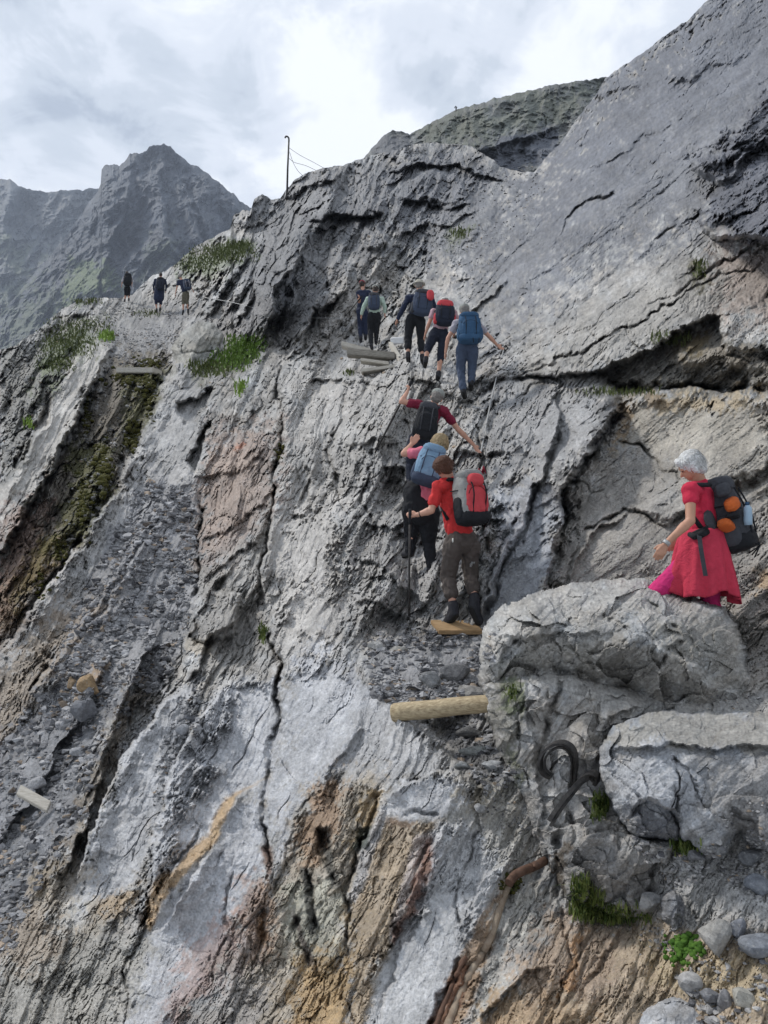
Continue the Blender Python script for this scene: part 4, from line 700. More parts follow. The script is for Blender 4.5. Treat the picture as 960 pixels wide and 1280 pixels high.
def blades(name, spots, mat, label=None, cat=None, kind=None, group=None):
    """spots: px,py, spread x, spread y, count, blade length px, width px"""
    co, fc = [], []; b = 0
    for px, py, wx, wy, n, ln, wd in spots:
        for _ in range(n):
            x = px+(rng.random()+rng.random()-1)*wx*.95; y = py+(rng.random()+rng.random()-1)*wy*.95; d = near(x, y)-.03; s = d/F; p = np.array(P(x, y, d))
            l = ln*s*rng.uniform(.5, 1.15); w = wd*s*rng.uniform(.6, 1.2); az = rng.uniform(0, 6.28); lean = abs(rng.normal())*.55+.1; dr = np.array([math.cos(az), math.sin(az), 0]); sd_ = np.array([-dr[1], dr[0], 0])
            if rng.random() < .5: dr = dr*.6+np.array([0, -.7, 0])
            m1 = p+np.array([0, 0, l*.55])+dr*l*.3*lean; tp = p+np.array([0, 0, l*(.95-.25*lean)])+dr*l*lean
            co += [p-sd_*w*.5, p+sd_*w*.5, m1+sd_*w*.45, m1-sd_*w*.45, tp, tp+sd_*w*.1]; fc += [[b, b+1, b+2, b+3], [b+3, b+2, b+5, b+4]]; b += 6
    o = link(name, mesh_np(name, np.array(co), np.array(fc), mat, True)); recentre(o); props(o, label, cat, group, kind); return o
blades('grass_tuft', [(735,1135,26,24,620,15,1.7),(770,1147,50,14,620,13,1.6),(726,1112,16,16,260,12,1.6)], MGR, 'long dark green grass tuft hanging below the rock block', 'grass')
blades('grass_tuft', [(750,1012,14,22,170,14,2.2)], MGR, 'small green grass tuft between the iron brackets and the angular block', 'grass')
blades('grass_tuft', [(856,1062,24,10,150,15,2.2)], MGR, 'little green plant under the edge of the angular block', 'grass')
blades('plant', [(302,438,26,20,900,6,2.0),(285,452,30,16,600,5.5,1.8),(318,430,20,12,350,5,1.6)], MYG2, 'bright green leafy plant beside the head of the mossy gully', 'plant')
blades('plant', [(301,486,10,12,90,9,2.2)], MYG, 'small green tuft below the bright leafy plant', 'plant')
blades('plant', [(329,794,7,14,80,9,2.2)], MGR, 'thin green tuft growing in the long crack', 'plant')
blades('plant', [(640,868,10,12,60,8,2)], MGR, 'sparse green plant on the left face of the boulder pedestal', 'plant')
blades('grass_tuft', [(36,531,9,7,80,9,2)], MYG, 'yellow green tuft on the far left ledge', 'grass')
blades('grass_tuft', [(133,422,12,7,120,8,2)], MYG, 'light green tuft on the crest of the pale rib', 'grass')
blades('grass_tuft', [(436,467,8,4,50,7,1.6)], MDG, 'faded grass tuft left of the timber steps', 'grass')
blades('grass', [(85,430,44,22,1100,4.5,1.6),(100,408,50,14,700,3.5,1.3),(110,378,26,5,120,5,1.4),(70,455,30,12,400,4.5,1.6)], MDG, kind='stuff')
blades('grass', [(280,318,48,14,1400,4,1.4),(300,308,20,8,500,4,1.4),(250,332,30,14,500,3.5,1.3),(262,462,34,12,300,8,2)], MDG, kind='stuff')
blades('grass', [(575,292,16,8,140,6,1.4),(186,392,26,6,120,4,1.2),(875,338,12,14,120,7,1.6),(838,425,30,10,160,10,1.5),(770,492,60,6,200,9,1.4),(640,1108,10,6,30,5,1.4)], MDG, kind='stuff')
def cushions(name, spots, mat, label=None, cat=None, kind=None, lift=.3):
    spots = [(a, b_, c, d, int(n*2.6), r*.62) for a, b_, c, d, n, r in spots]
    co, fc = [], []; b = 0
    for px, py, wx, wy, n, r in spots:
        for _ in range(n):
            x = px+rng.normal()*wx*.45; y = py+rng.normal()*wy*.45; d = near(x, y); s = d/F; rr = r*s*rng.uniform(.3, 1.15)
            c = I2[0]*np.array([rr, rr, rr*.8])*(1+.28*rng.random((len(I2[0]), 1))); co.append(c+np.array(P(x, y, d-rr*lift))); fc.append(I2[1]+b); b += len(c)
    o = link(name, mesh_np(name, np.concatenate(co), np.concatenate(fc), mat, True, None, 3)); recentre(o); props(o, label, cat, None, kind); return o
cushions('moss_cushion', [(855,1188,24,20,70,5),(862,1182,16,12,30,6)], MCU, 'bright green moss cushion on the orange rock below the grey boulder', 'moss')
cushions('moss_cushion', [(638,1104,12,14,46,4)], MMO, 'dark moss clump on the end of the rusty pipe', 'moss')
cushions('moss', [(160,472,30,10,30,5),(184,490,9,36,34,5),(165,548,9,26,34,6),(128,585,13,34,46,6),(105,630,11,34,40,5),(75,690,12,26,26,4),(108,515,8,24,20,4),(50,730,9,20,16,4),(350,565,6,12,14,4),(186,455,22,10,30,4)], MMO, kind='stuff')
# ------------------------------------------------------------------ timber
def simple_mat(name, c1, c2, rough=.8, scale=(1, 1, 1), bump=.3, metal=0., freq=8, spec=.3):
    m, t, b = new_mat(name); tcn = N(t, 'ShaderNodeTexCoord'); mp = N(t, 'ShaderNodeMapping'); mp.inputs['Scale'].default_value = scale; L(t, tcn.outputs['Object'], mp.inputs[0])
    n = N(t, 'ShaderNodeTexNoise'); n.inputs['Scale'].default_value = freq; n.inputs['Detail'].default_value = 6; n.inputs['Roughness'].default_value = .65; L(t, mp.outputs[0], n.inputs['Vector'])
    L(t, ramp(t, n.outputs[0], [(.3, c1), (.7, c2)]), b.inputs['Base Color']); b.inputs['Roughness'].default_value = rough; b.inputs['Metallic'].default_value = metal; b.inputs['Specular IOR Level'].default_value = spec
    bp = N(t, 'ShaderNodeBump'); bp.inputs['Strength'].default_value = bump; bp.inputs['Distance'].default_value = .01; L(t, n.outputs[0], bp.inputs['Height']); L(t, bp.outputs[0], b.inputs['Normal']); return m
MWD = simple_mat('peeled_log', (.20,.145,.08), (.56,.46,.30), .75, (1.5, 16, 16), .35, freq=5); MBO = simple_mat('fresh_board', (.26,.165,.08), (.46,.31,.17), .7, (1.5, 10, 10), .3, freq=6)
MWW = simple_mat('weathered_wood', (.13,.115,.095), (.33,.31,.27), .85, (1.5, 12, 12), .5, freq=5); MWL = simple_mat('pale_wood', (.34,.31,.26), (.56,.53,.47), .85, (1.5, 10, 10), .5, freq=5); MWT = simple_mat('whitish_board', (.50,.50,.50), (.66,.66,.66), .7, freq=9)
MIR = simple_mat('old_iron', (.018,.017,.017), (.075,.070,.066), .6, (1, 1, 1), .5, .4, 30); MRU = simple_mat('rusty_iron', (.060,.034,.024), (.15,.085,.058), .8, (1, 1, 1), .6, .1, 22); MST = simple_mat('steel_cable', (.28,.28,.28), (.46,.46,.45), .5, freq=60, metal=.4)
def tube(name, pts, rad, mat, parent=None, sides=10, world=True, ends=True):
    pts = [Vector(p) for p in pts]; n = len(pts); rad = rad if isinstance(rad, (list, tuple)) else [rad]*n; co, fc = [], []
    prev = None
    for i, p in enumerate(pts):
        t = (pts[min(i+1, n-1)]-pts[max(i-1, 0)]).normalized(); a = t.orthogonal().normalized() if prev is None else (prev-t*prev.dot(t)).normalized(); prev = a; b = t.cross(a)
        for k in range(sides):
            g = 2*math.pi*k/sides; co.append(p+(a*math.cos(g)+b*math.sin(g))*rad[i])
    for i in range(n-1):
        for k in range(sides): fc.append((i*sides+k, i*sides+(k+1) % sides, (i+1)*sides+(k+1) % sides, (i+1)*sides+k))
    if ends: fc += [tuple(range(sides))[::-1], tuple((n-1)*sides+k for k in range(sides))]
    org = pts[0] if parent is None else Vector((0, 0, 0)); base = parent.location if parent is not None else org
    me = bpy.data.meshes.new(name); me.from_pydata([c-base for c in co], [], fc); me.materials.append(mat)
    for p in me.polygons: p.use_smooth = len(p.vertices) == 4
    return link(name, me, parent, None if parent is not None else org)
def board(name, a, b, wv, th, mat, parent=None, jit=0.006):
    """board from a to b; wv = half width vector; th = thickness vector; bevelled"""
    a, b, wv, th = Vector(a), Vector(b), Vector(wv), Vector(th); org = (a+b)/2 if parent is None else parent.location
    bm = bmesh.new(); vs = [bm.verts.new(p-org) for p in (a-wv, a+wv, b+wv, b-wv, a-wv+th, a+wv+th, b+wv+th, b-wv+th)]
    for f in ((0,1,2,3), (7,6,5,4), (0,4,5,1), (1,5,6,2), (2,6,7,3), (3,7,4,0)): bm.faces.new([vs[i] for i in f])
    bmesh.ops.recalc_face_normals(bm, faces=bm.faces); bmesh.ops.bevel(bm, geom=list(bm.edges), offset=min(th.length, wv.length)*.13, segments=2, affect='EDGES', clamp_overlap=True)
    bmesh.ops.subdivide_edges(bm, edges=[e for e in bm.edges if e.calc_length() > (b-a).length*.6], cuts=6)
    for v in bm.verts: v.co += Vector((random.uniform(-1, 1), random.uniform(-1, 1), random.uniform(-1, 1)))*jit*th.length*2
    me = bpy.data.meshes.new(name); bm.to_mesh(me); bm.free(); me.materials.append(mat); return link(name, me, parent, None if parent is not None else org)
random.seed(4)
RT, UPc, FW = Vector((1, 0, 0)), Vector((0, -sp, cp)), Vector((0, cp, sp)); UP = Vector((0, 0, 1))
# the peeled log wedged against the boulder
la, lb = V(493, 891, 5.55), V(640, 876, 5.28)
lg = empty('log', la, 'peeled pale log wedged across the hollow against the big boulder', 'log')
npt = 14; tube('trunk', [la.lerp(lb, i/(npt-1))+Vector((0, 0, .002*math.sin(i*1.1))) for i in range(npt)], [.069-.008*i/(npt-1)+.0008*math.sin(i*2.3) for i in range(npt)], MWD, lg, 18)
e_ = (lb-la).normalized(); tube('cut_end', [la-e_*.012, la+e_*.004], [.064, .0695], MWD, lg, 18)
# board under the boot
bc = V(571, 786.5, 7.34); o = board('board', bc+Vector((-.22, -.02, 0)), bc+Vector((.22, .06, .0)), Vector((-.035, .09, .055)), Vector((0, -.02, .04)), MBO); props(o, 'short fresh wooden board under the boot of the red shirted hiker', 'board')
d_ = min(near(150+48*t_, 462) for t_ in (0, .25, .5, .75, 1))-.1; a, b = V(151, 468, d_), V(197, 468, d_-.2); o = board('board', a, b, Vector((.05, .28, .06)), Vector((0, 0, .17)), MWL); props(o, 'grey weathered board lying across the head of the mossy gully', 'board')
d_ = min(near(24+38*t_, 986+22*t_) for t_ in (0, .2, .4, .6, .8, 1))-.06; a, b = V(24, 990, d_+.05), V(62, 1011, d_-.05); o = board('board', a, b, V(24, 990, d_)-V(27, 984, d_+.05), Vector((0, -.02, .03)), MWL); props(o, 'small pale broken board lying on the left scree', 'board')
# timber steps
ds = near(465, 462)-.45; st = empty('timber_steps', V(465, 458, ds), 'weathered timber steps in front of the two topmost path hikers', 'steps')
for (x0, y0, x1, y1, t_, d0, mt) in ((427,431,464,441,7,.6,MWL),(434,441,494,446,9,.2,MWW),(451,451,486,456,4,-.1,MWL),(452,465,504,458,4,-.45,MWL)):
    s_ = ds/F; board('beam', V(x0, y0+t_/2, ds+d0), V(x1, y1+t_/2, ds+d0-.1), Vector((0, .16, .02)), Vector((0, 0, t_*s_)), mt, st, .012)
board('side_board', V(488, 432, ds+.9), V(504, 459, ds-.6), Vector((.05, 0, 0)), Vector((0, 0, .10)), MWL, st, .03); board('side_board', V(488, 430, ds+1), V(504, 429, ds+1), Vector((0, .12, .06)), Vector((0, 0, .16)), MWT, st)
# ------------------------------------------------------------------ iron brackets, pipe, poles and cables
def ribbon(name, pts, wv, th, mat, parent):
    """flat bar bent along pts; wv = width vector"""
    pts = [Vector(p) for p in pts]; n = len(pts); co, fc = [], []; wv = Vector(wv); base = parent.location
    for i, p in enumerate(pts):
        t = (pts[min(i+1, n-1)]-pts[max(i-1, 0)]).normalized(); nr = t.cross(wv).normalized()*th/2
        co += [p-wv/2-nr-base, p+wv/2-nr-base, p+wv/2+nr-base, p-wv/2+nr-base]
    for i in range(n-1):
        for k in range(4): fc.append((i*4+k, i*4+(k+1) % 4, i*4+4+(k+1) % 4, i*4+4+k))
    fc += [(0, 3, 2, 1), tuple(n*4-4+k for k in range(4))]
    me = bpy.data.meshes.new(name); me.from_pydata(co, [], fc); me.materials.append(mat); return link(name, me, parent)
def smooth_path(pts, n=6):
    out = []; Q = [pts[0]]+list(pts)+[pts[-1]]
    for i in range(1, len(Q)-2):
        for k in range(n):
            t = k/n; p0, p1, p2, p3 = [np.array(q, float) for q in Q[i-1:i+3]]
            out.append(tuple(.5*((2*p1)+(-p0+p2)*t+(2*p0-5*p1+4*p2-p3)*t*t+(-p0+3*p1-3*p2+p3)*t**3)))
    return out+[tuple(pts[-1])]
d1 = min(near(x_, y_) for x_, y_ in ((690, 965), (718, 975), (705, 935), (680, 950), (700, 1000), (735, 970)))-.10
hk = empty('iron_bracket', V(716, 980, d1+.1), 'upper curled iron bracket, a rusty flat bar bent into a hook on the rock block', 'bracket')
ribbon('bar', [V(x, y, d1+dz) for x, y, dz in smooth_path([(718,982,.14),(720,955,.05),(717,938,0),(706,929,-.02),(692,930,-.02),(680,940,-.03),(675,954,-.03),(680,966,-.02),(690,971,.0)])], V(674,936,d1-.04)-V(678.5,931,d1+.03), .014, MIR, hk)
ribbon('inner_bar', [V(x, y, d1+dz) for x, y, dz in smooth_path([(714,980,.13),(715,955,.03),(711,940,.0),(702,934,-.01),(691,937,-.01),(682,947,-.01),(681,960,0),(688,969,.01)])], V(676,934,d1-.04)-V(678,931.5,d1+.02), .010, MIR, hk)
hk2 = empty('iron_bracket', V(690, 1030, d1-.1), 'lower iron bracket, a flat bar slanting down to a square cut end', 'bracket')
ribbon('bar', [V(x, y, d1-.07+dz) for x, y, dz in smooth_path([(689,1022,-.20),(702,1003,-.16),(718,983,-.10),(730,971,-.06),(740,967,-.02),(746,971,.02),(745,979,.08)])], V(700,1006,d1-.06)-V(706,999,d1+.02), .022, MIR, hk2)
ribbon('inner_bar', [V(x, y, d1-.07+dz) for x, y, dz in smooth_path([(690,1030,-.19),(700,1014,-.15),(716,993,-.09),(729,977,-.05),(739,972,-.01),(743,976,.05)])], V(700,1006,d1-.08)-V(704,1001,d1), .016, MIR, hk2)
gp = lambda x, y, l=.0: V(x, y, ground(x, y)-l)
pq = empty('rusty_pipe', gp(680, 1080, .05), 'rusty brown pipe running down the pale slab from the foot of the rock block', 'pipe')
tube('pipe_end', [V(x, y, near(x-6, y+8)-.09) for x, y in smooth_path([(681,1076),(668,1083),(655,1088),(644,1094),(636,1104)], 4)], .025, MRU, pq, 12)
MCL = simple_mat('clay_crust', (.19,.135,.095), (.36,.30,.23), .9, (1, 1, 1), .8, freq=16)
pth_ = smooth_path([(640,1098),(633,1112),(624,1136),(614,1168),(602,1192),(588,1216),(574,1246),(560,1280),(548,1320)], 4)
tube('crusted_length', [gp(x, y, .0)+Vector((0, -.004, .0)) for x, y in pth_], [.021+.0015*math.sin(i*.9) for i in range(len(pth_))], MCL, pq, 12)
pth_ = smooth_path([(582,1198),(574,1212),(562,1240),(548,1275),(536,1310)], 4)
tube('rusted_edge', [gp(x, y, .0)+Vector((0, -.015, .01)) for x, y in pth_], [.012+.003*math.sin(i*1.3) for i in range(len(pth_))], MRU, pq, 8)
dp = 44.; pl = empty('pole', V(359, 246, dp), 'tall thin grey pole with a bent top on the skyline', 'pole')
tube('shaft', [V(358.6, 250, dp), V(359.6, 210, dp), V(361.0, 178, dp)], [.062, .055, .05], MIR, pl, 8); tube('hook', [V(x, y, dp) for x, y in smooth_path([(361,178),(361,173),(359,170.6),(357,171),(356.4,172.5)], 4)], .05, MIR, pl, 8)
for pth, lab in (([(361.5,185),(375,194),(392,203),(410,213)],'uppermost straight guy wire of the skyline pole'),([(362,190),(366,202),(372,213),(378,219)],'slack guy wire dropping steeply from the skyline pole'),([(361.5,198),(368,203),(382,207),(395,213)],'lowest faint wire running right from the skyline pole')):
    o = tube('guy_wire', [V(x, y, dp+.0) for x, y in smooth_path(pth, 5)], .012, MIR, None, 5); props(o, lab, 'wire')
dq = 104.; q = empty('post', V(569, 142, dq), 'tiny hooked post on the crest of the grassy upper hill', 'post'); tube('shaft', [V(570, 143, dq), V(570, 136, dq)], .09, MIR, q, 6); tube('hook', [V(570, 136, dq), V(571, 134, dq), V(569.5, 133, dq), V(568.5, 135, dq)], .09, MIR, q, 6)
dz_ = 33.; q = empty('post', V(249, 395, dz_), 'whitish bent marker post right of the three far hikers', 'post'); tube('shaft', [V(x, y, dz_) for x, y in smooth_path([(248,396),(251,385),(254,376),(254.5,367)], 3)], .045, MWL, q, 7); tube('cap', [V(254.5,368,dz_), V(254.5,366,dz_)], .075, MWT, q, 7)
def anchor(px, py, d, lab):
    q = empty('anchor', V(px, py, d), lab, 'anchor'); tube('pin', [V(px, py, d+.12), V(px, py, d-.06)], .018, MIR, q, 7)
    ring = [V(px+4*math.cos(t)*8/d, py+5*math.sin(t)*8/d+3, d-.05) for t in [i*math.pi/6 for i in range(13)]]; tube('ring', ring, .012, MIR, q, 6, ends=False); return q
w1 = near(632, 436)-.15; w2 = near(600, 566)-.2
anchor(632, 432, w1, 'upper dark cable anchor in the wall by the outstretched hand'); anchor(601, 566, w2, 'lower dark cable anchor at the hand of the maroon shirted hiker')
w2c = min([w2]+[(near(632-31*t, 436+130*t)-.06-(1-t)*w1)/t for t in (.4, .6, .8)])
o = tube('safety_cable', [V(x, y, w1*(1-t)+max(w2c, w2-1.)*t) for x, y, t in smooth_path([(630,436,0),(622,466,.2),(613,505,.5),(606,540,.75),(601,566,1)], 5)], .013, MST, None, 6); props(o, 'pale steel safety cable hanging between the two wall anchors', 'cable')
o = tube('safety_cable', [V(x, y, 26-t*4.5) for x, y, t in smooth_path([(256,372,0),(290,378,.2),(320,386,.4),(345,395,.6),(380,397,.8),(425,398,1)], 5)], .012, MST, None, 5); props(o, 'thin steel cable strung along the dark outcrop left of the steps', 'cable')
# ================================================================== HIKERS
def fabric(name, c, var=.16, rough=.85, freq=14, bump=.5, spec=.25):
    m, t, b = new_mat(name); tcn = N(t, 'ShaderNodeTexCoord')
    def nz(s, d, r):
        n = N(t, 'ShaderNodeTexNoise'); n.inputs['Scale'].default_value = s; n.inputs['Detail'].default_value = d; n.inputs['Roughness'].default_value = r; n.inputs['Distortion'].default_value = .5; L(t, tcn.outputs['Object'], n.inputs['Vector']); return n.outputs[0]
    n1, n2 = nz(freq, 4, .55), nz(220, 2, .6)
    L(t, ramp(t, M(t, 'ADD', M(t, 'MULTIPLY', n1, .7), M(t, 'MULTIPLY', n2, .3)), [(.3, tuple(x*(1-var) for x in c)), (.7, tuple(min(x*(1+var), 1) for x in c))]), b.inputs['Base Color'])
    b.inputs['Roughness'].default_value = rough; b.inputs['Specular IOR Level'].default_value = spec
    bp = N(t, 'ShaderNodeBump'); bp.inputs['Strength'].default_value = bump; bp.inputs['Distance'].default_value = .045
    L(t, M(t, 'ADD', n1, M(t, 'MULTIPLY', n2, .08)), bp.inputs['Height']); L(t, bp.outputs[0], b.inputs['Normal']); return m
SK = fabric('skin', (.50,.27,.19), .10, .55, 9, .08, .4); SKT = fabric('tanned_skin', (.44,.23,.15), .12, .55, 9, .1, .4)
BLK = fabric('black_cloth', (.014,.015,.018)); NAVY = fabric('navy_cloth', (.020,.027,.055)); DNAVY = fabric('dark_navy', (.018,.022,.036)); DENIM = fabric('grey_blue_trousers', (.060,.080,.125))
RED = fabric('red_shirt', (.52,.035,.035)); CRIM = fabric('crimson_dress', (.50,.025,.06)); SKIRT = fabric('skirt', (.50,.04,.075)); MAG = fabric('magenta_leggings', (.55,.03,.16)); DRED = fabric('dark_red', (.22,.02,.035))
TAUPE = fabric('taupe_trousers', (.085,.070,.062)); PINKC = fabric('pink_shirt', (.62,.16,.22)); MARO = fabric('maroon_shirt', (.17,.014,.035)); LGREY = fabric('light_grey_shirt', (.36,.34,.38)); PGREY = fabric('pinkish_shirt', (.42,.28,.31)); MINT = fabric('mint_shirt', (.42,.52,.44))
GREYP = fabric('grey_pack', (.25,.25,.24)); REDP = fabric('red_pack', (.50,.06,.07)); LBLUE = fabric('light_blue_pack', (.17,.27,.38)); SLATE = fabric('slate_pack', (.045,.06,.095)); BLUEP = fabric('blue_pack', (.035,.085,.16)); CHAR = fabric('charcoal_pack', (.050,.052,.060)); ORAN = fabric('orange_pack', (.50,.11,.025)); KHAKI = fabric('khaki_shorts', (.13,.12,.09)); WHT = fabric('white_cloth', (.66,.66,.62)); BEI = fabric('beige_hat', (.42,.40,.34)); GRH = fabric('grey_hat', (.26,.27,.25)); BOOT = fabric('dark_boots', (.028,.028,.033), .3, .7); SOLE = fabric('rubber_sole', (.02,.02,.02))
def hair(name, c): return fabric(name, c, .35, .5, 60, .9, .4)
HW = hair('white_hair', (.95,.94,.88)); HB = hair('brown_hair', (.12,.050,.028)); HY = hair('blond_hair', (.45,.33,.18)); HG = hair('grey_hair', (.25,.23,.21)); HD = hair('dark_hair', (.05,.035,.028))
def _cap(p0, p1, r0, r1, sq=1., f=None, n=14, h=5):
    """closed tapered capsule; sq squashes it along f"""
    p0, p1 = np.array(p0, float), np.array(p1, float); ax = p1-p0; Ln = np.linalg.norm(ax); ax = ax/Ln if Ln > 1e-6 else np.array([0, 0, 1.])
    a = np.cross(ax, [0, 0, 1.]) if abs(ax[2]) < .9 else np.cross(ax, [1., 0, 0]); a /= np.linalg.norm(a); b = np.cross(ax, a)
    rings = [(p0-ax*r0*math.cos(k*math.pi/2/h), r0*math.sin(k*math.pi/2/h)) for k in range(1, h)]+[(p0+ax*Ln*t, r0+(r1-r0)*t) for t in (0, .33, .67, 1)]+[(p1+ax*r1*math.sin(k*math.pi/2/h), r1*math.cos(k*math.pi/2/h)) for k in range(1, h)]
    co = [p0-ax*r0]; g = np.arange(n)*2*math.pi/n
    for c, r in rings: co += list(c+r*(np.cos(g)[:, None]*a+np.sin(g)[:, None]*b))
    co.append(p1+ax*r1); co = np.array(co)
    if f is not None and sq != 1.:
        f = np.array(f, float); f /= np.linalg.norm(f); t = np.clip(((co-p0)@ax)/max(Ln, 1e-6), 0, 1); base = p0+ax*(t*Ln)[:, None]; off = co-base; co = co+f*((off@f)*(sq-1))[:, None]
    fc = []; m = len(rings)
    for k in range(n): fc.append((0, 1+(k+1) % n, 1+k))
    for i in range(m-1):
        for k in range(n): fc.append((1+i*n+k, 1+i*n+(k+1) % n, 1+(i+1)*n+(k+1) % n, 1+(i+1)*n+k))
    e = 1+m*n
    for k in range(n): fc.append((e, 1+(m-1)*n+k, 1+(m-1)*n+(k+1) % n))
    return co, fc
def _ell(c, r, ax=None, n=2):
    co = I2[0] if n == 2 else I3[0]; fcs = I2[1] if n == 2 else I3[1]
    A = np.eye(3) if ax is None else np.array([list(v) for v in ax], float)
    return (co*np.array(r))@A+np.array(c), [tuple(x) for x in fcs]
def blob(name, prims, voxel, mat, parent, smooth=4, wob=0., wf=9., seed=0):
    """one continuous surface grown from overlapping forms"""
    co, fc = [], []; b = 0; base = np.array(parent.location)
    for c, f in prims: co.append(c-base); fc += [tuple(i+b for i in q) for q in f]; b += len(c)
    me = bpy.data.meshes.new(name); me.from_pydata(np.concatenate(co).tolist(), [], fc); o = link(name, me, parent)
    md = o.modifiers.new('r', 'REMESH'); md.mode = 'VOXEL'; md.voxel_size = voxel; md.use_smooth_shade = True
    if smooth: s = o.modifiers.new('s', 'SMOOTH'); s.iterations = smooth; s.factor = .5
    dg = bpy.context.evaluated_depsgraph_get(); new = bpy.data.meshes.new_from_object(o.evaluated_get(dg)); o.modifiers.clear(); o.data = new; bpy.data.meshes.remove(me); new.name = name
    new.materials.clear(); new.materials.append(mat)
    if wob:
        n = len(new.vertices); c = np.empty(n*3, np.float32); new.vertices.foreach_get('co', c); c = c.reshape(-1, 3); nr = np.empty(n*3, np.float32); new.vertices.foreach_get('normal', nr); nr = nr.reshape(-1, 3)
        w = perlin(c[None, :, 0]*wf+c[None, :, 2]*wf*.6, c[None, :, 1]*wf+c[None, :, 2]*wf*.9, seed)[0]+.6*perlin(c[None, :, 0]*wf*2.1-c[None, :, 1]*wf, c[None, :, 2]*wf*1.7, seed+1)[0]
        new.vertices.foreach_set('co', (c+nr*(w*wob)[:, None]).ravel()); new.update()
    return o
CB = bmesh.new(); bmesh.ops.create_cube(CB, size=2); bmesh.ops.subdivide_edges(CB, edges=list(CB.edges), cuts=9, use_grid_fill=True); CBV = np.array([v.co[:] for v in CB.verts]); CBF = [tuple(v.index for v in f.verts) for f in CB.faces]; CB.free()
def pad(name, c, axes, half, mat, parent, e=4., taper=0., bulge=0., wob=.0, seed=1, rnd_top=0.):
    """soft padded box: axes = (right, up, back)"""
    q = CBV.copy(); nrm = (np.abs(q)**e).sum(1)**(1/e); q = q/nrm[:, None]
    q[:, 0] *= 1-taper*(q[:, 1]*.5+.5); q[:, 2] *= 1-taper*.6*(q[:, 1]*.5+.5)+bulge*(1-q[:, 1]**2)-rnd_top*np.clip(q[:, 1], 0, 1)**2
    q = q*np.array(half)
    if wob: k = 9/max(half); q = q*(1+wob*(perlin(q[None, :, 0]*k, q[None, :, 1]*k, seed)[0]+.6*perlin(q[None, :, 2]*k*1.6, q[None, :, 1]*k*1.8, seed+1)[0])[:, None])
    A = np.array([list(v) for v in axes], float); co = q@A+np.array(c)-np.array(parent.location)
    me = bpy.data.meshes.new(name); me.from_pydata(co.tolist(), [], CBF); me.materials.append(mat)
    me.polygons.foreach_set('use_smooth', np.ones(len(CBF), bool)); return link(name, me, parent)
def unit(v): v = Vector(v); return v.normalized()
def hand(wrist, tip, out, k, curl=.5, thumb=1, grip=False):
    """palm, four unequal bent fingers and a thumb"""
    w, t = np.array(wrist), np.array(tip); ax = (t-w)/np.linalg.norm(t-w); o_ = np.array(unit(out)); o_ = o_-ax*(o_@ax); o_ /= np.linalg.norm(o_); pn = np.cross(ax, o_)
    pl_ = .085*k; pr = [_cap(w+ax*.01*k, w+ax*pl_, .026*k, .030*k, .55, pn)]
    pr.append(_cap(w+ax*.03*k+o_*.012*k, w+ax*pl_*.95+o_*.028*k, .018*k, .014*k)); pr.append(_cap(w+ax*.03*k-o_*.012*k, w+ax*pl_*.92-o_*.026*k, .018*k, .013*k))
    for i, (off, ln) in enumerate(((.030, .066), (.010, .076), (-.010, .072), (-.029, .056))):
        b = w+ax*pl_*(.98-.04*abs(i-1.3))+o_*off*k; c1 = curl*(.8+.15*i); d1_ = ax*math.cos(c1)+pn*math.sin(c1)*thumb; m = b+d1_*ln*.5*k; c2 = c1*(2.6 if grip else 1.6); d2_ = ax*math.cos(c2)+pn*math.sin(c2)*thumb; e = m+d2_*ln*.5*k
        pr += [_cap(b-ax*.012*k, m, .0092*k, .0085*k, n=8, h=3), _cap(m, e, .0085*k, .0072*k, n=8, h=3)]
    b = w+ax*.03*k+o_*.022*k; m = b+(ax*.55+o_*.65+pn*.35*thumb)*.036*k; e = m+(ax*.85+o_*.25+pn*(.5 if grip else .2)*thumb)*.034*k
    pr += [_cap(b, m, .013*k, .011*k, n=8, h=3), _cap(m, e, .011*k, .009*k, n=8, h=3)]; return pr
